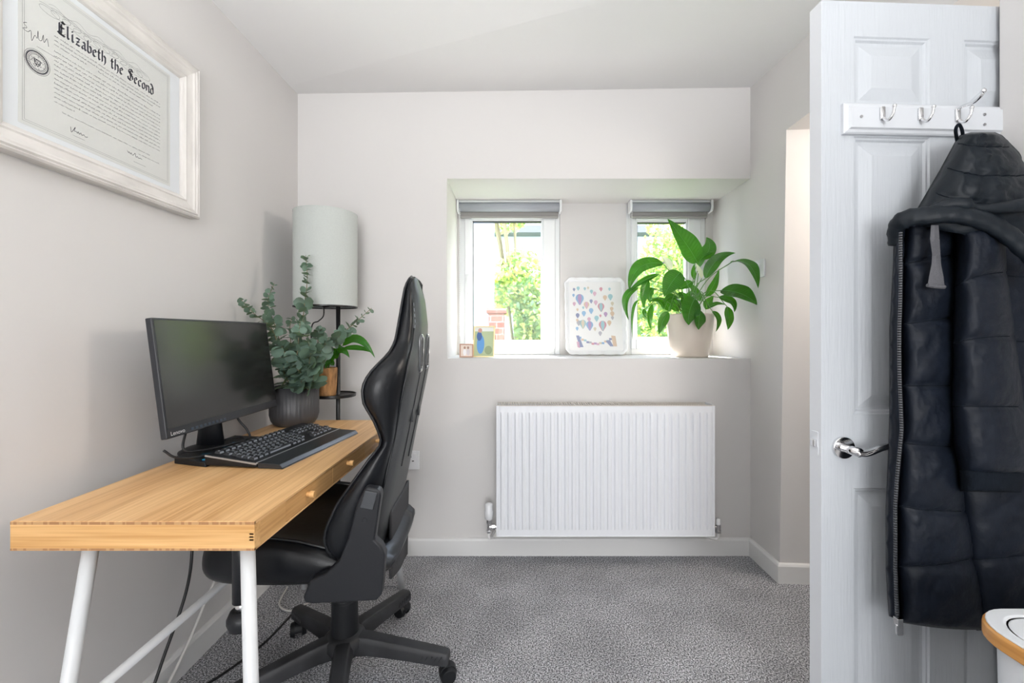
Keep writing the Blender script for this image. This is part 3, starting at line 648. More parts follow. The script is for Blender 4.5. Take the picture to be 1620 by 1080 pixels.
def ribbon(b, pts, wd, x=XL+.0118, mi=0, nib=None):
    for (a, c_), (d, e) in zip(pts, pts[1:]):
        if nib: nx, nyy = nib
        else:
            L_ = math.hypot(d-a, e-c_) or 1e-6; nx, nyy = -(e-c_)/L_*wd/2, (d-a)/L_*wd/2
        b.add([(x, a-nx, c_-nyy), (x, d-nx, e-nyy), (x, d+nx, e+nyy), (x, a+nx, c_+nyy)], [(0, 1, 2, 3)], mi)
G = {'l': (.42, [[(-.1,1.5),(.05,1.62),(.05,.15),(.2,0),(.34,.14)]]), 'i': (.42, [[(-.06,.85),(.08,1),(.08,.15),(.22,0),(.36,.14)], [(.04,1.38),(.14,1.30)]]),
 'z': (.6, [[(0,.92),(.45,.95),(.02,.06),(.5,.06)], [(.1,.5),(.4,.5)]]), 'a': (.66, [[(.05,.85),(.25,1),(.43,.85),(.43,.15),(.58,0)], [(.43,.58),(.12,.45),(.03,.18),(.18,0),(.43,.2)]]),
 'b': (.62, [[(-.08,1.5),(.03,1.62),(.03,.15),(.25,0),(.48,.17),(.48,.8),(.3,1),(.03,.78)]]), 'e': (.56, [[(.47,.18),(.25,0),(.02,.17),(.02,.8),(.25,1),(.45,.72),(.02,.42)]]),
 't': (.46, [[(.12,1.4),(.12,.15),(.28,0),(.42,.14)], [(-.06,1),(.36,1)]]), 'h': (.64, [[(-.08,1.5),(.03,1.62),(.03,.02)], [(.03,.78),(.28,1),(.48,.8),(.48,.1),(.32,-.28)]]),
 'c': (.54, [[(.46,.18),(.25,0),(.02,.17),(.02,.8),(.25,1),(.45,.84)]]), 'o': (.6, [[(.25,1),(.02,.8),(.02,.18),(.25,0),(.48,.2),(.48,.82),(.25,1)]]),
 'n': (.66, [[(-.06,.88),(.04,1),(.04,.05)], [(.04,.8),(.28,1),(.48,.83),(.48,.14),(.6,0)]]), 'd': (.62, [[(.0,1.6),(.25,1.5),(.48,1.05),(.48,.17),(.25,0),(.02,.17),(.02,.8),(.25,1),(.48,.84)]]),
 'E': (1.05, [[(.85,1.55),(.5,1.75),(.2,1.45),(.2,.35),(.45,.02),(.75,.1),(.9,.35)], [(.45,1.4),(.45,.2)], [(.2,.95),(.8,.95)], [(.0,.2),(.3,.02),(.9,-.02)], [(.45,1.6),(.9,1.6)]]),
 'S': (1.0, [[(.85,1.4),(.6,1.72),(.25,1.6),(.15,1.25),(.45,.95),(.8,.7),(.85,.3),(.5,0),(.1,.1),(.0,.4)], [(.45,1.5),(.45,.2)], [(.3,1.1),(.75,1.0)]]), ' ': (.45, [])}
b = MB(); yy = 1.030; U = .0185
for ch in 'Elizabeth the Second':
    wd, st = G[ch]
    for pl in st: ribbon(b, [(yy+u*U, 1.832+v*U) for u, v in pl], 0, nib=(.115*U, .125*U))
    yy += (wd+.16)*U*.985
b.build('heading', M['ink'], pp, fixn=False, label='black gothic heading')
rnd = random.Random(4)
b = MB()
for k in range(11):                                     # flourishes above the heading
    cy_ = 1.01+k*.0255; cz = 1.868+.004*math.sin(k*1.3)
    pts = [(cy_+(.014+.007*q/6)*math.cos(q+.6)*1.2, cz+(.006+.004*q/6)*math.sin(q+.6)) for q in [j*.35 for j in range(24)]]
    ribbon(b, pts, .0006)
ribbon(b, [(1.01+.26*j/60, 1.884+.005*math.sin(j*.5)) for j in range(61)], .0005)
b.build('flourish', M['inkl'], pp, fixn=False)
b = MB()
def cursive(y0, y1, z, hgt, wd):
    y = y0; pts = []
    while y < y1:
        wlen = rnd.uniform(.008, .022)
        n_ = int(wlen/.0011); pts = [(y+j*.0011, z+hgt*(rnd.uniform(.2, 1) if j % 2 else rnd.uniform(-.3, .2))*(1.6 if rnd.random() < .12 else 1)) for j in range(n_+1)]
        pts = [p for p in pts if p[0] < y1]
        ribbon(b, pts, wd); y += wlen+.0022
LZ = [1.816, 1.806, 1.796]
cursive(1.022, 1.327, 1.818, .0028, .0006); cursive(1.022, 1.327, 1.808, .0028, .0006); cursive(1.022, 1.10, 1.798, .0028, .0006); cursive(1.13, 1.30, 1.798, .0028, .0006)
for i in range(12): cursive(1.022, 1.327 if i < 11 else 1.07, 1.782-i*.0108, .0028, .0006)
cursive(1.04, 1.29, 1.646, .0026, .0006); cursive(1.25, 1.325, 1.634, .0026, .0006)
b.build('script_lines', M['inkl'], pp, fixn=False)
b = MB()
def sig(y0, z0, pts, sc_, wd, u):
    b = MB(); ribbon(b, [(u[0], u[2]), (u[1], u[2])], .0005); ribbon(b, [(p.x, p.y) for p in spline([(y0+a*sc_, z0+c_*sc_, 0) for a, c_ in pts], 6)], wd); b.build('signature', M['ink'], pp, fixn=False)
sig(1.060, 1.612, [(0,.8),(.1,-.1),(.3,.0),(.9,1.1),(.7,.3),(1.1,.4),(1.3,.1),(1.5,.5),(1.7,.1),(2,.5),(2.2,.1),(2.6,.4),(2.9,.1),(3.4,.3)], .0125, .0011, (1.065, 1.095, 1.604))
sig(1.215, 1.622, [(0,.6),(.3,.2),(.5,.5),(.8,.1),(1.0,.5),(1.3,.1),(1.6,.3),(2,.8),(2.2,.0),(2.6,.3),(2.9,.0),(3.3,.2),(3.8,.1)], .0125, .0012, (1.235, 1.275, 1.607))
sig(.957, 1.775, [(.5,2.1),(.1,1.8),(.5,1.4),(0,1.0),(.6,.9),(1,1.3),(1.1,0),(1.5,1.0),(1.8,.8),(1.9,1.9),(2.0,.8),(2.4,.9),(2.6,1.8),(2.7,.8),(3.1,1.6),(3.3,.6)], .016, .0009, (.985, 1.03, 1.769))
b = MB(); sy, sz = .986, 1.733
for r_, wd in ((.0270, .0006), (.0245, .0006), (.0225, .0022), (.0165, .0008)):
    ribbon(b, [(sy+r_*math.cos(q*.2), sz+r_*math.sin(q*.2)) for q in range(33)], wd)
for q in range(40):
    a = q*2*PI/40; ribbon(b, [(sy+.0178*math.cos(a), sz+.0178*math.sin(a)), (sy+.0205*math.cos(a+.05), sz+.0205*math.sin(a+.05))], .0011)
ribbon(b, [(sy-.006, sz+.006), (sy+.006, sz+.006), (sy+.006, sz-.003), (sy, sz-.009), (sy-.006, sz-.003), (sy-.006, sz+.006)], .0012)
for q in range(70):
    a, r_ = rnd.uniform(0, 6.28), rnd.uniform(.001, .0135); y_, z_ = sy+r_*math.cos(a), sz+r_*math.sin(a)
    ribbon(b, [(y_, z_), (y_+rnd.uniform(-.003, .003), z_+rnd.uniform(-.003, .003))], .0008)
b.build('seal', M['ink'], pp, fixn=False, label='round engraved seal')
b = MB()
for kx in (.008, .012):
    ribbon(b, [(PY0+kx, PZ0+kx), (PY1-kx, PZ0+kx), (PY1-kx, PZ1-kx), (PY0+kx, PZ1-kx), (PY0+kx, PZ0+kx)], .0005)
b.build('border_lines', M['inkl'], pp, fixn=False)
b = MB(); b.box((XL+.0135, FY0+.062, FZ0+.062), (XL+.0150, FY1-.062, FZ1-.062)); b.build('glass', M['picglass'], pf)

# ------------------------------------------------------------------ desk
DXL, DXR, DYN, DYF_, DZ = -1.011, -.522, .867, 1.887, .74
dk_ = thing('desk', 'bamboo topped desk with small drawers and white steel legs', 'desk', ((DXL+DXR)/2, (DYN+DYF_)/2, 0))
b = MB(); b.box((DXL, DYN, DZ-.0065), (DXR, DYF_, DZ)); b.build('desktop', [M['bambooY']], dk_, bevel=.0008)
b = MB(); b.box((DXL, DYN-.0004, DZ-.0068), (DXR, DYN+.004, DZ-.0012)); b.box((DXL, DYN-.0004, .6815), (DXR, DYN+.004, .6855)); b.build('end_grain_strip', M['bambooE'], dk_)
for y0, y1 in ((DYN, DYN+.02), (DYF_-.02, DYF_)):
    b = MB(); b.box((DXL, y0, .683), (DXR, y1, DZ-.0065)); b.build('end_panel', M['bambooX'], dk_)
b = MB(); b.box((DXL, DYN, .681), (DXR, DYF_, .6845)); b.build('underside', M['bambooY'], dk_)
b = MB(); b.box((DXL, DYN+.02, .6845), (DXL+.012, DYF_-.02, DZ-.0065)); b.build('rear_rail', M['bambooD'], dk_)
dys = [.987, 1.243, 1.498, 1.767]
b = MB(); b.box((DXR-.016, DYN+.02, .6845), (DXR, dys[0]-.001, DZ-.0065)); b.build('front_rail', M['bambooD'], dk_); b = MB(); b.box((DXR-.016, dys[3]+.001, .6845), (DXR, DYF_-.02, DZ-.0065)); b.build('front_rail', M['bambooD'], dk_)
b = MB()
for k in range(3):
    for j in range(2): b.box((DXR-.010+.0, DYN-.0003, .701+k*.006), (DXR-.002, DYN+.001, .704+k*.006))
b.build('finger_joint', M['bambooE'], dk_)
for i in range(3):
    b = MB(); b.box((DXR-.014, dys[i]+.0015, .686), (DXR-.0015, dys[i+1]-.0015, DZ-.0085)); d = b.build('drawer', M['bambooD'], dk_, bevel=.001)
    yc = (1.090, 1.352, 1.63)[i]
    b = MB(); b.cyl((DXR-.002, yc, .712), (DXR+.010, yc, .712), .0065, n=14); b.cyl((DXR+.006, yc, .712), (DXR+.018, yc, .712), .0085, n=14); b.build('knob', M['bambooX'], d, bevel=.001)
def leg(p0, p1): b = MB(); b.cyl(p0, p1, .0138, .0138, 20); return b.build('leg', M['metwhite'], dk_, smooth=True)
leg((-.556, .900, .681), (-.492, .825, 0)); leg((-.880, .900, .681), (-.925, .825, 0))
leg((-.560, 1.845, .681), (-.498, 1.900, 0)); leg((-.880, 1.845, .681), (-.925, 1.900, 0))
b = MB(); b.cyl((-.902, .862, .345), (-.902, 1.872, .345), .011, n=16); b.build('stretcher', M['metwhite'], dk_, smooth=True)
# pole hung under the desk
pc = thing('hanging_pole', 'black pole with chrome collar and ribbed foot behind the near desk leg', 'pole', (-.662, 1.05, .68))
b = MB(); b.cyl((-.662, 1.05, .681), (-.662, 1.05, .468), .021, n=24); b.build('tube', M['darkpl'], pc, smooth=True)
b = MB(); b.cyl((-.662, 1.05, .47), (-.662, 1.05, .444), .015, n=24); b.build('collar', M['chrome'], pc, smooth=True)
b = MB(); b.lathe((-.662, 1.05, 0), [(.012, .446), (.026, .446), (.033, .43), (.033, .42), (.028, .405), (.005, .403)], 28, fn=lambda q, z: 1+.03*math.sin(q*14)); b.build('foot', M['darkpl'], pc, smooth=True)

# ------------------------------------------------------------------ monitor
mt_ = thing('monitor', 'black computer monitor on the desk turned to the right', 'monitor', (-.93, 1.40, DZ))
mb0, mt0 = Vector((-.912, 1.135, .838)), Vector((-.954, 1.135, 1.158)); mup = (mt0-mb0).normalized(); MH = (mt0-mb0).length; MW = .525
mn = Vector((mup.z, 0, -mup.x))
def mp_(u, v, d): return mb0+Vector((0, u, 0))+mup*v+mn*d        # u right (+Y), v up, d outwards
b = MB(); b.prism([(0, 0), (MW, 0), (MW, MH), (0, MH)], mp_, 0, -.018); b.prism([(.05, .04), (MW-.05, .04), (MW-.05, MH-.05), (.05, MH-.05)], mp_, -.018, -.045); b.build('housing', M['bezel'], mt_, bevel=.003)
b = MB(); b.prism([(.006, .026), (MW-.006, .026), (MW-.006, MH-.006), (.006, MH-.006)], mp_, -.001, .0006); b.build('screen', M['screen'], mt_)
v, f = text_mesh('Lenovo', .0155); b = MB(); b.add([mp_(.012+x*1.08, .0065+y, .0007) for x, y, z in v], f); b.build('logo', M['white'], mt_, fixn=False, label='white maker lettering')
b = MB()
for k in range(9):
    u = .085+k*.017; b.prism([(u, .006), (u+.010, .006), (u+.010, .013), (u, .013)], mp_, 0, .0008)
b.build('sticker_row', mat('blue_grey_sticker', (.03, .05, .08), .3), mt_)
b = MB(); b.lathe((-.985, 1.40, DZ), [(.001, 0), (.085, 0), (.085, .004), (.07, .012), (.03, .02), (.001, .02)], 36); b.build('base', M['blackpl'], mt_, smooth=True)
b = MB(); b.tube([(-.985, 1.40, DZ+.01), (-.985, 1.40, DZ+.10), (-.98, 1.40, DZ+.25)], [.045, .034, .034], 16, flat=.5); b.build('neck', M['blackpl'], mt_, smooth=True)

# ------------------------------------------------------------------ keyboard
KC = Vector((-.735, 1.425, DZ)); KA = R(-7)
kb = thing('keyboard', 'black full size keyboard with wrist rest on the desk', 'keyboard', tuple(KC), KA)
# local: x across (towards the sitter = +x), y along
KL = .44
b = MB(); b.prism([(-.115, .004), (-.115, .034), (-.10, .036), (.045, .017), (.045, .004)], lambda u, v, d: (u, d, v), -KL/2, KL/2); b.build('body', M['blackpl'], kb, bevel=.003, world=False)
b = MB(); b.prism([(.045, .001), (.045, .017), (.110, .014), (.120, .004), (.120, .001)], lambda u, v, d: (u, d, v), -KL/2+.004, KL/2-.004); b.build('wrist_rest', M['key'], kb, bevel=.004, world=False)
b = MB(); b.box((.1185, -KL/2+.01, .001), (.1207, KL/2-.01, .0025)); b.prism([(-.112, .030), (-.112, .034), (.044, .0165), (.044, .012)], lambda u, v, d: (u, d, v), -KL/2-.0025, -KL/2+.001); b.box((.0435, -KL/2, .014), (.046, KL/2, .0185)); b.build('trim_edge', M['silver'], kb, world=False)
slope = math.atan2(.019, .145)
def keyz(x): return .036-(x+.10)*math.tan(slope)
kmesh = {}
def key(x, y, wd):
    if wd not in kmesh:
        m = MB(); h = wd/2-.001; m.loft([[Vector((-.0085, -h, 0)), Vector((.0085, -h, 0)), Vector((.0085, h, 0)), Vector((-.0085, h, 0))], [Vector((-.0065, -h+.002, .007)), Vector((.0065, -h+.002, .0062)), Vector((.0065, h-.002, .0062)), Vector((-.0065, h-.002, .007))]])
        m.add([(-.003, -h*.45, .0072), (.001, -h*.45, .0070), (.001, h*.25, .0070), (-.003, h*.25, .0072)], [(0, 1, 2, 3)], 1)
        m.add([(.0068, -h+.002, .0062), (.0085, -h+.001, .0015), (.0085, h-.001, .0015), (.0068, h-.002, .0062)], [(0, 1, 2, 3)], 1)
        o = m.build('key', [M['key'], M['keyg']], kb, world=False, fixn=False); kmesh[wd] = o.data
    else:
        o = bpy.data.objects.new('key', kmesh[wd]); C.objects.link(o); o.parent = kb
    o.location = (x, y, keyz(x)-.0005); o.rotation_euler = (0, slope, 0)
rowx = [-.088, -.060, -.0405, -.021, -.0015, .018]; p = .0192; y0 = -KL/2+.012
for r_, x in enumerate(rowx):
    y = y0
    if r_ == 0:
        for i in range(13): key(x, y+p/2+i*p*1.16, p)
    elif r_ in (1, 2):
        for i in range(14): key(x, y+p/2+i*p+(.3*p if r_ == 2 else 0), p)
        for i in range(3): key(x, y+.303+i*p-.005, p)
        for i in range(4): key(x, y+.362+i*p*.93-.003, .0178)
    elif r_ == 3:
        for i in range(13): key(x, y+p/2+i*p*1.09, p)
        for i in range(3): key(x, y+.362+i*p*.93-.003, .0178)
    elif r_ == 4:
        for i in range(12): key(x, y+p/2+i*p*1.18, p)
        key(x, y+.317, p)
        for i in range(4): key(x, y+.362+i*p*.93-.003, .0178)
    else:
        for w_, i in ((p, 0), (p, 1.15), (p, 2.3)): key(x, y+p/2+i*p, w_)
        key(x, y+.117, .10)
        for i in range(3): key(x, y+.185+i*p*1.15, p)
        for i in range(3): key(x, y+.298+i*p, p)
        for i in range(2): key(x, y+.362+i*.028, .026)
# dark pad with blue marks behind the keyboard
pad = thing('control_pad', 'black control pad with blue light marks behind the keyboard', 'control pad', (-.90, 1.30, DZ))
b = MB()
pz = DZ
b.add([(-.985, 1.25, pz), (-.868, 1.215, pz), (-.845, 1.52, pz), (-.985, 1.52, pz), (-.985, 1.25, pz+.02), (-.875, 1.218, pz+.014), (-.852, 1.52, pz+.014), (-.985, 1.52, pz+.02)], [(0,3,2,1),(4,5,6,7),(0,1,5,4),(1,2,6,5),(2,3,7,6),(3,0,4,7)])
b.build('body', M['blackpl'], pad, bevel=.003)
b = MB()
for k in range(5): y = 1.235+k*.016; b.box((-.893, y, pz+.0148), (-.883, y+.008, pz+.0172))
for k in range(3): y = 1.28+k*.07; b.add([(-.93, y, pz+.0185), (-.90, y+.03, pz+.0172), (-.897, y+.033, pz+.0172), (-.93, y+.006, pz+.0185)], [(0, 1, 2, 3)]); b.add([(-.90, y+.025, pz+.0172), (-.873, y+.06, pz+.0162), (-.87, y+.056, pz+.0162), (-.90, y+.019, pz+.0172)], [(0, 1, 2, 3)])
b.build('light_marks', M['bluep'], pad, fixn=False, label='blue light marks')
b = MB(); q = px(356, 733, 685*.372/(733-528)); b.box((q.x-.012, q.y-.006, DZ), (q.x+.004, q.y+.006, DZ+.005)); b.box((q.x+.004, q.y-.005, DZ+.0005), (q.x+.012, q.y+.005, DZ+.0045)); tag(b.build('usb_receiver', M['chromed'], bevel=.0008), 'tiny silver usb receiver on the desk before the keyboard', 'usb stick')

# cables
def cable(name, label, pts, r_, m, n=8):
    b = MB(); b.tube(spline(pts, n), r_, 8); tag(b.build(name, m, smooth=True), label, 'cable')
cable('monitor_cable', 'black cable looping over the control pad below the monitor', [(-.95, 1.17, .80), (-.93, 1.19, .775), (-.90, 1.24, .764), (-.885, 1.33, .763), (-.89, 1.42, .763), (-.93, 1.46, .768), (-.96, 1.40, .768)], .0032, M['cable'])
cable('coiled_cable', 'black cable hanging behind the monitor stand onto the pad', [(-.955, 1.46, .86), (-.94, 1.475, .82), (-.915, 1.48, .785), (-.90, 1.46, .7635), (-.91, 1.37, .7635), (-.935, 1.29, .768), (-.965, 1.26, .78), (-.97, 1.28, .84)], .0035, M['cable'])
cable('power_cable', 'black cable hanging from the desk down beside the left wall', [(-1.06, 1.42, .74), (-1.065, 1.42, .55), (-1.03, 1.38, .42), (-1.035, 1.36, .30), (-1.05, 1.30, .16), (-1.06, 1.24, .05), (-1.05, 1.12, .006), (-1.0, .95, .006)], .0045, M['cable'])
cable('extension_lead', 'white cable running down the left wall to the floor', [(-1.03, 1.62, .60), (-1.03, 1.62, .40), (-1.05, 1.50, .24), (-1.055, 1.40, .12), (-1.055, 1.30, .035), (-1.03, 1.22, .008), (-.99, 1.08, .006), (-.96, .9, .006)], .0048, M['cablew'])
cable('floor_cable', 'black cable snaking over the carpet under the desk', [(-1.06, 1.20, .006), (-1.02, 1.30, .006), (-.95, 1.42, .006), (-.90, 1.56, .006), (-.88, 1.75, .006)], .004, M['cable'])
cable('floor_lead', 'black lead over the carpet towards the near desk leg', [(-.96, 1.02, .006), (-.86, 1.12, .006), (-.78, 1.22, .006), (-.70, 1.30, .006)], .004, M['cable'])
cable('white_lead', 'thin white cable looping on the carpet behind the chair base', [(-1.0, 1.9, .005), (-.97, 1.78, .005), (-.90, 1.735, .005), (-.86, 1.78, .005), (-.80, 1.86, .005), (-.77, 1.98, .005), (-.80, 2.1, .005)], .0038, M['cablew'])

# ------------------------------------------------------------------ floor lamp
lx, ly = (515.5-CX)*2.0/FPX, 2.0
def lz(y): return EYE-(y-CY)*2.0/FPX
fl = thing('floor_lamp', 'black floor lamp with tall pale cylinder shade and round shelf', 'floor lamp', (lx, ly, 0))
rS = .1375
b = MB(); b.lathe((lx, ly, 0), [(rS, lz(486)), (rS, lz(338.5)), (rS-.002, lz(338.5)), (rS-.002, lz(486)), (rS, lz(486))], 56); b.build('lamp_shade', M['shade'], fl, smooth=True, bevel=.0005)
for z in (lz(486)+.002, lz(338.5)-.002):
    b = MB(); b.lathe((lx, ly, z), [(rS+.0005, -.003), (rS+.0005, .003), (rS-.003, .003), (rS-.003, -.003), (rS+.0005, -.003)], 56)
    if z < 1.5:
        for a in (0, 2.1, 4.2): b.cyl((lx, ly, z), (lx+(rS-.002)*math.cos(a), ly+(rS-.002)*math.sin(a), z), .002, n=6)
    b.build('shade_ring', M['lampblk'] if z < 1.5 else M['shade'], fl)
pxx = (535-CX)*2.0/FPX
b = MB(); b.cyl((pxx, ly, .012), (pxx, ly, lz(486)+.03), .0095, n=16); b.tube([(pxx, ly, lz(486)+.02), (lx, ly, lz(486)+.02)], .005, 8); b.cyl((lx, ly, lz(486)), (lx, ly, lz(486)+.09), .015); b.build('pole', M['lampblk'], fl, smooth=True)
b = MB(); b.lathe((pxx-.02, ly, 0), [(.001, 0), (.12, 0), (.12, .010), (.115, .014), (.001, .014)], 44); b.build('lamp_base', M['lampblk'], fl, bevel=.001)
b = MB(); sxx = (529-CX)*2.0/FPX; shz = lz(624)
b.lathe((sxx, ly, shz), [(.001, -.008), (.094, -.008), (.095, -.004), (.095, .006), (.092, .006), (.091, .0), (.001, .0)], 48); b.build('shelf', M['lampblk'], fl, smooth=False, bevel=.001)
b = MB(); b.tube(spline([(lx+.0, ly-.02, lz(486)), (lx+.002, ly-.03, lz(500)), (lx-.02, ly-.03, lz(508)), (lx-.06, ly-.01, lz(516)), (lx-.08, ly+.03, lz(560)), (lx-.08, ly+.06, .3)]), .0028, 8); b.build('flex', M['lampblk'], fl, smooth=True)

# ------------------------------------------------------------------ leaves
def leaf(b, p0, p1, p2, wd, nrm, cup=.25, mi=0, n=12, shape='lance', m=4, vein=False):
    p0, p1, p2, nrm = Vector(p0), Vector(p1), Vector(p2), Vector(nrm)
    c = p1*2-(p0+p2)*.5
    vs = []
    for i in range(n+1):
        t = i/n; p = p0*(1-t)**2+c*2*t*(1-t)+p2*t*t; tg = ((c-p0)*(1-t)+(p2-c)*t).normalized()
        sd = tg.cross(nrm); 
        if sd.length < 1e-4: sd = tg.cross(Vector((0, 0, 1)))
        sd.normalize(); nn = sd.cross(tg).normalized()
        if shape == 'lance': ww = wd*.5*(math.sin(PI*min(1, t*1.0)**.72)**.85)*(1-.15*t)
        else: ww = wd*.5*math.sqrt(max(0, math.sin(PI*(t*.96+.02))))
        if i == n: ww = .0003
        for k in range(-m, m+1):
            u = k/m; vs.append(p+sd*ww*u-nn*abs(u)**1.3*ww*cup*-1+nn*(.03*ww*math.sin(t*22)*abs(u) if not vein else ww*(.025*math.sin(t*95-abs(u)*9)*min(1, abs(u)*3)*(1-abs(u)**4)+.04*math.sin(t*14)*abs(u))))
    N = 2*m+1
    b.add(vs, [(i*N+k, i*N+k+1, (i+1)*N+k+1, (i+1)*N+k) for i in range(n) for k in range(N-1)], mi)

# peace lily
lx_, ly_ = (1091-CX)*2.36/FPX, 2.36
pl = thing('peace_lily', 'large peace lily in a cream pot on the window sill', 'potted plant', (lx_, ly_, SILL))
sP = FPX/2.36; rt, rb = 36/sP, 27.5/sP; ph = .232
b = MB(); b.lathe((lx_, ly_, SILL), [(.001, .0), (rb-.006, .0), (rb, .006), (lerp(rb, rt, .55)+.003, ph*.5), (rt, ph-.01), (rt, ph), (rt-.006, ph), (rt-.009, ph-.03), (.001, ph-.03)], 48); b.build('pot', M['cream'], pl, smooth=True)
b = MB(); b.lathe((lx_, ly_, SILL+ph-.028), [(.001, .004), (rt-.01, 0)], 32); b.build('soil', M['soil'], pl)
def lc(x, y, Y): return px(980+x/4.696, 340+y/4.696, Y)
LV = [ # base, mid, tip (crop coordinates), width, depths, facing
 ((578,352),(495,215),(357,28),175,(2.36,2.34,2.33),(.25,-1,.15)), ((612,330),(668,245),(645,165),95,(2.40,2.41,2.42),(-.6,-1,0)), ((585,395),(610,320),(690,283),55,(2.38,2.38,2.38),(0,-1,.6)),
 ((640,470),(725,335),(862,282),85,(2.34,2.31,2.27),(-.3,-1,.5)), ((830,352),(965,375),(1030,545),120,(2.20,2.10,2.05),(.25,-1,.5)), ((755,560),(905,585),(1022,668),150,(2.20,2.11,2.06),(.1,-1,.4)),
 ((325,362),(150,390),(72,560),105,(2.30,2.26,2.24),(-.2,-1,.55)), ((290,440),(170,495),(60,575),48,(2.28,2.25,2.23),(0,-1,.9)), ((140,540),(48,620),(70,780),52,(2.26,2.22,2.22),(-.5,-1,.2)),
 ((215,480),(180,580),(185,695),64,(2.27,2.24,2.24),(.2,-1,.2)), ((250,545),(222,590),(232,655),48,(2.29,2.27,2.27),(-.2,-1,0)), ((452,425),(385,505),(330,605),135,(2.27,2.24,2.22),(-.15,-1,.25)),
 ((560,620),(520,715),(515,818),140,(2.26,2.215,2.205),(.1,-1,.15)), ((602,708),(590,780),(588,852),92,(2.24,2.205,2.20),(.15,-1,.05)), ((690,715),(735,775),(715,868),48,(2.28,2.25,2.24),(.3,-1,.1)),
 ((738,612),(835,645),(852,722),62,(2.28,2.25,2.24),(.2,-1,.3)), ((800,680),(812,770),(805,852),72,(2.27,2.25,2.24),(.2,-1,0)), ((360,718),(318,800),(295,885),66,(2.26,2.23,2.22),(-.2,-1,.1)),
 ((245,665),(225,760),(235,850),40,(2.38,2.36,2.36),(0,-1,0)), ((140,635),(98,720),(98,925),20,(2.28,2.26,2.25),(0,-1,0)), ((375,712),(345,660),(290,610),72,(2.38,2.38,2.38),(.2,-1,.3)),
 ((440,712),(400,650),(395,590),70,(2.40,2.40,2.40),(0,-1,0)), ((535,490),(490,525),(430,550),60,(2.36,2.34,2.33),(0,-1,.6)), ((560,480),(548,420),(560,360),34,(2.38,2.38,2.38),(0,-1,0)),
 ((640,700),(660,650),(700,600),60,(2.40,2.42,2.42),(0,-1,.3)), ((500,700),(470,610),(430,590),70,(2.36,2.35,2.34),(0,-1,.5)), ((600,640),(560,560),(500,500),50,(2.42,2.44,2.46),(0,-1,.2)),
 ((640,600),(700,520),(740,400),55,(2.42,2.44,2.45),(0,-1,.1)), ((330,700),(290,640),(220,640),40,(2.36,2.34,2.33),(0,-1,.7)), ((660,690),(720,660),(790,668),36,(2.32,2.30,2.28),(0,-1,.8)),
 ((520,690),(500,620),(540,560),44,(2.44,2.44,2.45),(0,-1,.1)), ((190,700),(185,730),(205,770),30,(2.34,2.33,2.33),(0,-1,0)), ((420,620),(370,610),(330,660),50,(2.33,2.30,2.29),(0,-1,.4))]
b = MB(); bs = MB(); br_ = MB()
for bb, md, tp, wd, dy, nr_ in LV:
    P0, P1, P2 = lc(*bb, dy[0]), lc(*md, dy[1]), lc(*tp, dy[2])
    leaf(b, P0, P1, P2, wd*1.18/4.696*dy[1]/FPX, nr_, .2, n=90, m=6, vein=True)
    cc = P1*2-(P0+P2)*.5; rb_ = [P0*(1-t)**2+cc*2*t*(1-t)+P2*t*t+Vector((0, -.0008, 0)) for t in [j/16 for j in range(16)]]
    br_.tube(rb_, [.0013*(1-.8*j/16) for j in range(16)], 6)
    a = Vector((lx_+random.uniform(-.035, .035), ly_+random.uniform(-.03, .03), SILL+ph-.03))
    mdp = a.lerp(P0, .5)+Vector((0, 0, .06 if P0.z > a.z+.08 else .12))
    if P0.z < a.z+.03: mdp = Vector((lerp(a.x, P0.x, .6), lerp(a.y, P0.y, .6), a.z+.07))
    bs.tube(spline([a, mdp, P0]), .0022, 6)
fo_ = b.build('foliage', M['lily'], pl, smooth=True, fixn=False)
br_.build('midribs', M['lilyrib'], fo_, smooth=True)
for P0, P1, fw, Yd in (((385,412),(345,350),62,2.30), ((612,470),(585,410),44,2.34)):
    q = MB(); base = lc(*P0, Yd); mid = lc(*P1, Yd-.01); tip = lc(318 if P0[0] < 400 else 565, 305 if P0[0] < 400 else 355, Yd-.005)
    leaf(q, base, mid, tip, fw/4.696*Yd/FPX, (.3, -1, 0), .7); q.build('flower', M['spathe'], pl, smooth=True, fixn=False)
    bs.tube(spline([(lx_, ly_, SILL+ph-.03), base.lerp(Vector((lx_, ly_, SILL+ph)), .5)+Vector((.0, 0, .03)), base]), .002, 6)
bs.build('stems', M['lilystem'], pl, smooth=True)

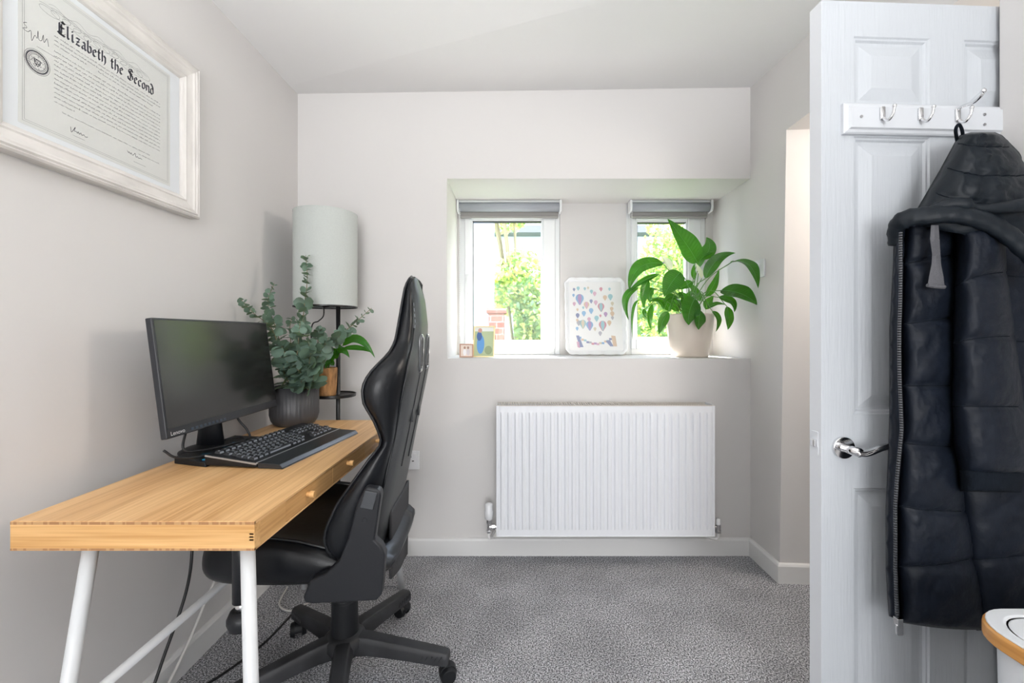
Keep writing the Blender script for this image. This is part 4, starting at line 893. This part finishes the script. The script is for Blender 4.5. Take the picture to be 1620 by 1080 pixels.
# eucalyptus
ex, ey = (466-CX)*1.80/FPX, 1.80
ep = thing('eucalyptus_plant', 'leafy grey green eucalyptus in a ribbed charcoal pot on the desk', 'potted plant', (ex, ey, DZ))
b = MB(); b.lathe((ex, ey, DZ), [(.001, 0), (.066, 0), (.078, .006), (.088, .022), (.0925, .045), (.0925, .158), (.087, .158), (.085, .14), (.001, .14)], 120, fn=lambda q, z: 1+(.018*math.sin(q*40) if .03 < z < .16 else 0)); b.build('pot', M['potgrey'], ep, smooth=True)
b = MB(); b.lathe((ex, ey, DZ+.141), [(.001, .003), (.086, 0)], 32); b.build('soil', M['soil'], ep)
def ec(x, y, Y): return px(370+x/3.725, 390+y/3.725, Y)
ST = [([(400,850),(395,600),(410,400),(432,200),(424,50)], (1.80,1.78,1.78,1.80,1.82), 30, 74), ([(370,850),(300,650),(240,460),(200,330),(238,215)], (1.80,1.79,1.79,1.80,1.80), 20, 66),
 ([(350,850),(280,640),(220,480),(120,395),(35,305)], (1.80,1.77,1.73,1.70,1.685), 20, 60), ([(420,850),(510,640),(600,545),(700,460),(812,362)], (1.80,1.76,1.78,1.82,1.86), 22, 70),
 ([(400,850),(330,720),(290,600),(250,560)], (1.78,1.72,1.70,1.70), 13, 84), ([(430,850),(470,700),(520,600),(560,540)], (1.78,1.72,1.70,1.70), 14, 82), ([(390,850),(370,700),(380,560),(390,440)], (1.78,1.72,1.71,1.73), 16, 86),
 ([(410,850),(440,720),(450,620),(430,520)], (1.76,1.70,1.68,1.68), 12, 90), ([(380,850),(310,780),(290,700)], (1.76,1.70,1.69), 8, 92), ([(430,850),(470,780),(460,720),(430,690)], (1.76,1.70,1.69,1.70), 9, 84),
 ([(400,850),(350,650),(330,500),(340,420)], (1.84,1.86,1.88,1.88), 12, 70), ([(420,850),(480,650),(500,520),(520,480)], (1.84,1.88,1.90,1.90), 12, 70), ([(385,850),(400,760),(350,700)], (1.74,1.69,1.68), 7, 90)]
rnd = random.Random(11); b = MB(); bs = MB()
for pts, ds, n_, sz in ST:
    sp = spline([ec(x, y, d) for (x, y), d in zip(pts, ds)], 10); bs.tube(sp, [.0028*(1-.6*i/len(sp)) for i in range(len(sp))], 6)
    for i in range(n_):
        t = (i+1.2)/(n_+.6); idx = min(len(sp)-2, int(t*(len(sp)-1))); p = sp[idx]; tg = (sp[idx+1]-p).normalized()
        sc_ = sz/3.725*1.8/FPX*lerp(1.05, .38, max(0, (t-.35)/.65))*rnd.uniform(.8, 1.15)
        a = rnd.uniform(0, 6.28)
        ref = tg.cross(Vector((0, 0, 1))) if abs(tg.z) < .98 else Vector((1, 0, 0)); ref.normalize(); r2 = tg.cross(ref)
        for s_ in (0, PI):
            d = (ref*math.cos(a+s_)+r2*math.sin(a+s_)); d = (d+tg*.35+Vector((0, -.25, 0))).normalized()
            leaf(b, p, p+d*sc_*.5+Vector((0, 0, -.001)), p+d*sc_+Vector((0, 0, -.004)), sc_*.92, (d.cross(Vector((rnd.uniform(-1, 1), rnd.uniform(-1, 1), .3))).normalized()+Vector((.2, -.5, .9))), .12, n=6, shape='round', m=2)
b.build('foliage', M['euc'], ep, smooth=True, fixn=False)
bs.build('stems', M['eucstem'], ep, smooth=True)

# small plant on the lamp shelf
bx, by, bz = (516.5-CX)*1.98/FPX, 1.965, shz
bp_ = thing('basket_plant', 'small green plant in a woven basket pot on the lamp shelf', 'potted plant', (bx, by, bz))
b = MB(); b.lathe((bx, by, bz), [(.001, .0), (.044, .0), (.047, .006), (.052, .12), (.050, .128), (.046, .128), (.045, .11), (.001, .11)], 60, fn=lambda q, z: 1+.02*math.sin(q*17+z*500)); b.build('basket_pot', M['basket'], bp_, smooth=True)
b = MB(); bs = MB()
for bb, md, tp, wd in (((640,585),(735,548),(832,655),58), ((640,600),(740,598),(812,625),36), ((600,640),(640,612),(682,655),48), ((570,600),(590,570),(640,600),50), ((545,650),(530,600),(560,560),50), ((560,690),(585,640),(600,600),44), ((520,690),(545,650),(580,650),40), ((590,700),(560,680),(540,720),40), ((600,660),(590,620),(560,600),48)):
    d = 1.90; P0, P1, P2 = ec(*bb, d), ec(*md, d-.02), ec(*tp, d-.03); leaf(b, P0, P1, P2, wd/3.725*d/FPX, (.2, -1, .5), .25)
    bs.tube(spline([(bx+random.uniform(-.015, .015), by, bz+.11), P0.lerp(Vector((bx, by, bz+.16)), .5)+Vector((0, 0, .01)), P0]), .0016, 6)
b.build('foliage', M['lily'], bp_, smooth=True, fixn=False); bs.build('stems', M['lilystem'], bp_, smooth=True)

# ------------------------------------------------------------------ things on the sill
# white scalloped frame with balloon print, leaning on the pier
sB = FPX/2.5; tw = 99/sB; thh = 128/sB; tx = (944-CX)/sB
tf = thing('scalloped_frame', 'white scalloped picture frame with colourful balloon print on the sill', 'picture frame', (tx, 2.5, SILL))
lean = math.atan2(.085, thh)
tu = Vector((0, math.sin(lean), math.cos(lean))); tn = Vector((0, -math.cos(lean), math.sin(lean))); t0 = Vector((tx, 2.50, SILL+.001))
def tp_(u, v, d): return t0+Vector((u, 0, 0))+tu*v+tn*d
def scal(k, rad, sc_a):
    out = []; base = rrect(-tw/2+k, tw/2-k, k, thh-k, rad, 16)
    # resample sides
    pts = []
    for i in range(len(base)):
        a, c_ = Vector(base[i]), Vector(base[(i+1) % len(base)]); L_ = (c_-a).length; n_ = max(1, int(L_/.006))
        for j in range(n_): pts.append(a.lerp(c_, j/n_))
    return pts
base = scal(0, .045, 0); N = len(base)
def off(k, amp, d):
    out = []
    for i, p in enumerate(base):
        t = (base[(i+1) % N]-base[i-1]).normalized(); nrm = Vector((-t.y, t.x)); a = i/N*2*PI
        q = p+nrm*(k+amp*(1-abs(math.cos(a*11)))); out.append(tp_(q.x, q.y, d))
    return out
b = MB(); b.loft([off(.006, .004, 0), off(.001, .004, .004), off(0, .004, .010), off(.003, .004, .015), off(.014, .002, .014), off(.022, 0, .008), off(.030, 0, .007)], cap=True); b.build('frame', M['tray'], tf, smooth=False, bevel=.001)
b = MB(); x1_, z0_, z1_ = tw/2-.028, .030, thh-.030
b.prism([(-x1_, z0_), (x1_, z0_), (x1_, z1_), (-x1_, z1_)], tp_, .007, .0085); pr = b.build('print', M['print'], tf)
BC = [(.12,.35,.62), (.55,.14,.22), (.62,.42,.25), (.35,.16,.42), (.20,.48,.55), (.60,.30,.45), (.10,.14,.35), (.60,.52,.36), (.36,.36,.42)]
bm_ = [mat('balloon_ink_%s' % nm, tuple(lerp(q, .78, .28) for q in c_), .7) for nm, c_ in zip(('blue', 'red', 'peach', 'purple', 'teal', 'pink', 'navy', 'sand', 'grey'), BC)]
bl = [(190,210,16,6),(240,195,20,4),(320,200,16,4),(360,190,14,7),(400,235,20,4),(437,262,22,5),(515,205,20,1),(618,205,16,4),(255,325,52,0),(182,282,16,0),(188,388,20,5),(335,400,34,2),(392,355,20,6),(447,372,24,5),(508,425,42,1),(295,435,14,4),(388,472,28,0),(300,505,26,0),(225,530,24,6),(560,310,26,2),(625,300,30,4),(645,385,20,7),(635,450,22,2),(640,510,26,2),(450,565,28,4),(497,535,14,1),(560,515,24,3),(360,578,22,5),(640,560,18,8),(285,630,42,4),(235,620,26,8),(365,650,44,0),(520,650,48,1),(600,620,26,2),(215,690,18,0),(427,695,18,7),(487,748,22,8),(220,590,16,2),(225,460,14,2)]
b = MB()
def bc(x, y): return ((x-440)/894*120/sB*1.0, (1010-y)/1080*145/sB)
for x, y, r_, mi in bl:
    cx_, cz_ = bc(x, y); rr_ = r_/894*120/sB
    pol = [(cx_+rr_*math.cos(a)*.95, cz_+rr_*math.sin(a)+rr_*.1) for a in [R(-20+220*i/12) for i in range(13)]]+[(cx_-rr_*.15, cz_-rr_*1.5), (cx_+rr_*.15, cz_-rr_*1.5)]
    for hf in (0, 1):
        if hf: pl2 = [(p_[0]*.5+cx_*.5, p_[1]) for p_ in pol]; b.add([tp_(u, v, .0090) for u, v in pl2], [tuple(range(len(pl2)))], (mi+3*(r_ > 30)) % 9)
        else: b.add([tp_(u, v, .0088) for u, v in pol], [tuple(range(len(pol)))], mi)
for k in range(14):
    x = 230+k*30; y = 800+70*math.sin(PI*k/13)+ (8 if k % 2 else 0); q = [bc(x, y-12), bc(x+32, y-10), bc(x+32, y+14), bc(x, y+12)]
    b.add([tp_(u, v, .0088) for u, v in q], [(0, 1, 2, 3)], (k*2) % 9)
for q, mi in (([(200,775),(235,775),(285,915),(240,915)], 6), ([(205,850),(235,850),(245,925),(215,915)], 5), ([(545,840),(600,830),(640,905),(600,905)], 6), ([(615,775),(665,780),(680,905),(635,905)], 2)):
    b.add([tp_(*bc(x, y), .0091) for x, y in q], [(0, 1, 2, 3)], mi)
b.build('balloons', bm_, pr, fixn=False)

def photo(name, label, c, rot, w_, h_, leanf, mfr, bw, cols_):
    t = thing(name, label, 'photo frame', c, rot)
    def f(u, v, d): return Vector((u, d*-1+v*math.sin(leanf), v*math.cos(leanf)+.001))
    b = MB()
    for q in ([(-w_/2, 0), (w_/2, 0), (w_/2, bw), (-w_/2, bw)], [(-w_/2, h_-bw), (w_/2, h_-bw), (w_/2, h_), (-w_/2, h_)], [(-w_/2, bw), (-w_/2+bw, bw), (-w_/2+bw, h_-bw), (-w_/2, h_-bw)], [(w_/2-bw, bw), (w_/2, bw), (w_/2, h_-bw), (w_/2-bw, h_-bw)]): b.prism(q, f, 0, .012)
    b.build('frame', mfr, t, world=False)
    b = MB(); b.prism([(-w_/2+bw, bw), (w_/2-bw, bw), (w_/2-bw, h_-bw), (-w_/2+bw, h_-bw)], f, .002, .007)
    ms = [mat('photo_ground', cols_[0], .4)]
    for i, (pol, cc) in enumerate(cols_[1]):
        ms.append(mat('photo_tone', cc, .4)); b.add([f(-w_/2+bw+(w_-2*bw)*u, bw+(h_-2*bw)*v, .0075+i*.0002) for u, v in pol], [tuple(range(len(pol)))], i+1)
    b.build('photograph', ms, t, world=False, fixn=False)
    b = MB(); b.prism([(-.01, 0), (.01, 0), (.01, h_*.6), (-.01, h_*.6)], lambda u, v, d: Vector((u, .003+d+(h_*.6-v)*.45+v*math.sin(leanf), v*.98+.001)), 0, .003); b.build('strut', mfr, t, world=False)
ell = lambda cx_, cy_, a, c_: [(cx_+a*math.cos(q*.4), cy_+c_*math.sin(q*.4)) for q in range(16)]
g = px(765, 565, 2.33)
photo('photo_frame', 'gold photo frame with a person in blue leaning on the sill', (g.x, 2.33, SILL), R(-4), .115, .172, R(14), M['gold'], .006,
      ((.42, .50, .30), [([(0, .85), (1, .85), (1, 1), (0, 1)], (.75, .78, .75)), (ell(.33, .40, .2, .33), (.10, .30, .62)), (ell(.25, .68, .14, .16), (.05, .12, .32)), (ell(.28, .88, .11, .08), (.55, .30, .24)), (ell(.75, .2, .2, .15), (.25, .32, .18))]))
g = px(737, 565, 2.31)
photo('photo_frame', 'small brown photo frame beside the gold one on the sill', (g.x+.004, 2.30, SILL), R(6), .072, .072, R(8), M['copper'], .006,
      ((.70, .60, .52), [(ell(.35, .35, .15, .3), (.75, .74, .76)), (ell(.65, .35, .15, .3), (.55, .5, .52)), (ell(.35, .75, .1, .12), (.35, .2, .14)), (ell(.65, .75, .1, .12), (.3, .17, .12))]))

# ------------------------------------------------------------------ gaming chair (faces -x in its own frame)
ch = thing('gaming_chair', 'black leather gaming chair pulled up at the desk', 'chair', (-.553, 1.406, 0), R(3))
def B(name, b, m, par=ch, **k): return b.build(name, m, par, world=False, **k)
# backrest tables by height (local x)
TZ  = [.47, .485, .527, .56, .593, .66, .727, .777, .81, .828, .878, .928, .97, 1.003, 1.034, 1.058, 1.093, 1.167, 1.22, 1.262, 1.285]
TXW = [.105, .085, .046, .033, .036, .065, .112, .147, .175, .177, .160, .133, .130, .143, .167, .187, .196, .205, .213, .218, .225]
TW  = [.22, .25, .268, .272, .272, .268, .262, .252, .248, .248, .255, .263, .265, .258, .238, .205, .160, .140, .135, .120, .085]
TXB = [(.45, .142), (.6, .172), (.8, .213), (1.0, .252), (1.15, .258), (1.23, .250), (1.29, .232)]
def sm(tab, z):
    T = list(zip(TZ, tab)); return (pw(T, z-.010)+pw(T, z)*2+pw(T, z+.010))/4
def ringz(z):
    xw, w_ = sm(TXW, z), sm(TW, z); xb = pw(TXB, z)
    dp = xb-xw; xc = xb-max(.045, min(.085, dp*.55)); 
    if z > 1.1: xc = xw-.004
    ys = w_
    h = [(xb, 0), (xb, .38*ys), (xb-.004, .62*ys), (xb-.016, .78*ys), (lerp(xb, xw, .28), .91*ys), (lerp(xb, xw, .5), .975*ys), (lerp(xb, xw, .75), 1.0*ys), (xw+.012, .985*ys), (xw, .945*ys), (xw+.006, .88*ys), (lerp(xw, xc, .6), .74*ys), (xc, .56*ys), (xc, .3*ys), (xc, 0)]
    full = h+[(x, -y) for x, y in h[-2:0:-1]]
    return [Vector((x, y, z)) for x, y in full]
zs = [lerp(.47, 1.285, i/48) for i in range(49)]
rings = [ringz(z) for z in zs]
top = rings[-1]; cen = sum(top, Vector())/len(top); rings.append([p.lerp(cen, .35)+Vector((0, 0, .010)) for p in top]); rings.append([p.lerp(cen, .75)+Vector((0, 0, .014)) for p in top])
b = MB(); b.loft(rings)
# back shell uses its own leather
for fi, f in enumerate(b.f):
    if len(f) == 4 and all((i % 26) in (0, 1, 2, 3, 23, 24, 25) for i in f): b.m[fi] = 1
bk = B('backrest', b, [M['leather'], M['leatherb']], smooth=True)
for s_ in (-1, 1):
    idx = 8 if s_ > 0 else 26-8
    b = MB(); b.tube([r_[idx]+Vector((-.001, 0, 0)) for r_ in rings[2:-1]], .0042, 8); B('piping', b, M['piping'], bk, smooth=True)
    idx = 3 if s_ > 0 else 23
    b = MB(); b.tube([r_[idx]+Vector((.0015, .001*s_, 0)) for r_ in rings[6:40]], .0035, 8); B('back_seam', b, M['piping'], bk, smooth=True)
    b = MB()
    for j in range(7, 44):
        p, q = rings[j][idx]+Vector((.004, .0, 0)), rings[j+1][idx]+Vector((.004, .0, 0)); m_ = p.lerp(q, .55); b.tube([p, m_], .0009, 5)
    B('stitching', b, M['stitch'], bk)
    # belt slot rim; a flat black inset paints the shade inside the hole
    zc, yc = 1.055, s_*.062
    def fs_(u, v, d): return Vector((pw(TXB, zc+v)+d, yc+u, zc+v))
    b = MB(); oL = rrect(-.024, .024, -.060, .060, .02, 6); iL = rrect(-.016, .016, -.050, .050, .014, 6)
    b.loft([[fs_(u, v, -.004) for u, v in oL], [fs_(u, v, .003) for u, v in oL], [fs_(u*.6+ui*.4, v*.6+vi*.4, .006) for (u, v), (ui, vi) in zip(oL, iL)], [fs_(u, v, .004) for u, v in iL], [fs_(u, v, .001) for u, v in iL]], cap=False)
    sl = B('slot_rim', b, mat('gloss_rim', (.06, .065, .07), .12, coat=1), bk, smooth=True)
    b = MB(); b.prism(iL, fs_, .0, .0025); B('slot_shade_inset', b, M['seal'], sl)
    # lower straps
    b = MB(); b.tube([(pw(TXB, z)+.000, yc*.9, z) for z in (.995, .9, .8, .7)], .003, 6); b.box((pw(TXB, .87)-.004, yc*.9-.007, .84), (pw(TXB, .87)+.004, yc*.9+.007, .89)); B('strap', b, M['piping'], bk, bevel=.001)
# hanging rear cloth panel
b = MB()
def fl_(u, v):
    y = lerp(-.08, .20, u); z = lerp(.36-.04*u, .57, v); x = .164+.005*math.sin(u*5)*(1-v)
    return Vector((x-.0, y, z+(-.025*u*(1-v))))
b.grid(fl_, 24, 12); B('back_pocket', b, M['cloth'], bk, smooth=True, solid=.008)
# seat
def seatring(x, w_, zb, zt, zc):
    h = [(0, zb), (.5*w_, zb), (.85*w_, zb+.006), (.97*w_, zb+.03), (w_, lerp(zb, zt, .55)), (.965*w_, zt-.012), (.88*w_, zt), (.76*w_, zt-.012), (.6*w_, zc+.004), (.3*w_, zc), (0, zc)]
    full = h+[(-y, z) for y, z in h[-2:0:-1]]; return [Vector((x, y, z)) for y, z in full]
SR = [(-.335, .12, .455, .485, .490), (-.330, .18, .440, .515, .512), (-.315, .215, .428, .535, .528), (-.28, .238, .422, .548, .530), (-.22, .25, .420, .560, .528), (-.14, .256, .418, .564, .520), (-.05, .258, .418, .552, .512), (.03, .255, .418, .528, .505), (.10, .25, .420, .505, .495), (.18, .23, .425, .48, .48), (.20, .2, .44, .465, .465)]
b = MB(); b.loft([seatring(*r_) for r_ in SR]); st_ = B('seat', b, M['leather'], smooth=True, sub=1)
for s_ in (0, 1):
    idx = 6 if not s_ else 20-6
    b = MB(); b.tube([seatring(*r_)[idx]+Vector((0, 0, .0)) for r_ in SR[1:9]], .004, 8); B('piping', b, M['piping'], st_, smooth=True)
# side brackets
def cl(x, y): s_ = 604; return ((x-CX)/s_+.553, EYE-(y-CY)/s_)
poly = [cl(*p_) for p_ in ((571, 769), (575, 766), (593, 770), (597, 776), (587, 848), (597, 858), (603, 872), (598, 934), (590, 943), (492, 945), (481, 943), (478, 934), (489, 908), (512, 899), (532, 880), (546, 846), (560, 790))]
for s_ in (-1, 1):
    pq = poly if s_ < 0 else [(min(p_[0], .118+.004*k_/10), p_[1]) for k_, p_ in enumerate(poly) if p_[1] < .60]
    b = MB(); b.prism(pq, lambda u, v, d: (u, s_*d, v), .270, .302); br = B('side_bracket', b, M['darkpl'], bevel=.006)
    if s_ > 0: continue
    capp = [cl(*p_) for p_ in ((573, 771), (592, 774), (585, 801), (565, 797))]
    b = MB(); b.prism(capp, lambda u, v, d: (u, s_*d, v), .300, .306); B('cap', b, mat('grey_cap', (.05, .054, .06), .3), br, bevel=.002)
    c_ = cl(572, 817); b = MB(); b.cyl((c_[0], s_*.300, c_[1]), (c_[0], s_*.3035, c_[1]), .006, n=18); B('bolt_cover', b, M['darkpl'], br, bevel=.001)
b = MB(); b.box((-.13, -.10, .385), (.12, .10, .422)); b.box((-.05, -.06, .35), (.06, .06, .39)); B('tilt_mechanism', b, M['blackpl'], bevel=.006)
b = MB(); b.cyl((0, 0, .25), (0, 0, .36), .018); B('gas_lift', b, M['blackpl'], smooth=True)
b = MB(); b.lathe((0, 0, 0), [(.001, .285), (.035, .285), (.036, .262), (.041, .256), (.041, .20), (.043, .19), (.043, .145), (.03, .14)], 32); B('column_cover', b, M['blackpl'], smooth=False, bevel=.001)
b = MB(); b.lathe((0, 0, 0), [(.001, .155), (.045, .152), (.062, .14), (.066, .12), (.05, .085), (.001, .08)], 40); B('hub', b, M['dusty'], smooth=True)
for k in range(5):
    a = R(-3-3+72*k); ca, sa = math.cos(a), math.sin(a)
    def lp(r_, y, z): return Vector((r_*ca-y*sa, r_*sa+y*ca, z))
    b = MB(); L = []
    for r_, w_, z0, z1 in ((.03, .030, .088, .148), (.08, .027, .090, .146), (.14, .026, .085, .136), (.22, .025, .076, .122), (.29, .024, .066, .110), (.335, .022, .062, .102), (.343, .018, .066, .096)):
        L.append([lp(r_, -w_, z0), lp(r_, -w_*1.02, lerp(z0, z1, .62)), lp(r_, -w_*.72, z1-.002), lp(r_, 0, z1), lp(r_, w_*.72, z1-.002), lp(r_, w_*1.02, lerp(z0, z1, .62)), lp(r_, w_, z0), lp(r_, w_*.6, z0+.006), lp(r_, -w_*.6, z0+.006)])
    b.loft(L); lg = B('base_leg', b, M['dusty'], smooth=False, bevel=.003)
    b = MB()
    for j in range(5):
        r_ = .255+j*.015
        for sg in (-1, 1): b.tube([lp(r_, sg*.0252, .082), lp(r_+.008, sg*.0252, .096)], .0018, 5)
    B('grip_marks', b, M['dusty'], lg)
    # caster
    wa = R(20+67*k)+a
    cr = lp(.325, 0, 0); wd_ = Vector((math.cos(wa), math.sin(wa), 0)); ax = Vector((-math.sin(wa), math.cos(wa), 0)); tr = cr+wd_*.012
    b = MB(); b.cyl(cr+Vector((0, 0, .045)), cr+Vector((0, 0, .075)), .010)
    pl_ = [(.028*math.cos(R(q)), .028*math.sin(R(q))+.030) for q in range(-10, 200, 15)]
    b.prism([(u, v) for u, v in pl_], lambda u, v, d: tr+wd_*u+Vector((0, 0, v))+ax*d, -.014, .014)
    cs = B('caster', b, M['blackpl'], lg, bevel=.002)
    cs.name = 'caster'
    for sg in (-1, 1):
        b2 = MB(); b2.cyl(tr+ax*sg*.012+Vector((0, 0, .0275)), tr+ax*sg*.027+Vector((0, 0, .0275)), .0268, .0225, 28)
        for v_ in b2.v: cs_ = None
        b3 = b2; me_o = b3.build('tmp', M['blackpl'], None, world=False, smooth=False, bevel=.003)
        # wheels live in the caster mesh
        base = len(cs.data.vertices)
        bmx = bmesh.new(); bmx.from_mesh(cs.data); bmx.from_mesh(me_o.data); bmx.to_mesh(cs.data); bmx.free()
        bpy.data.objects.remove(me_o)
    for pg in cs.data.polygons: pg.use_smooth = True
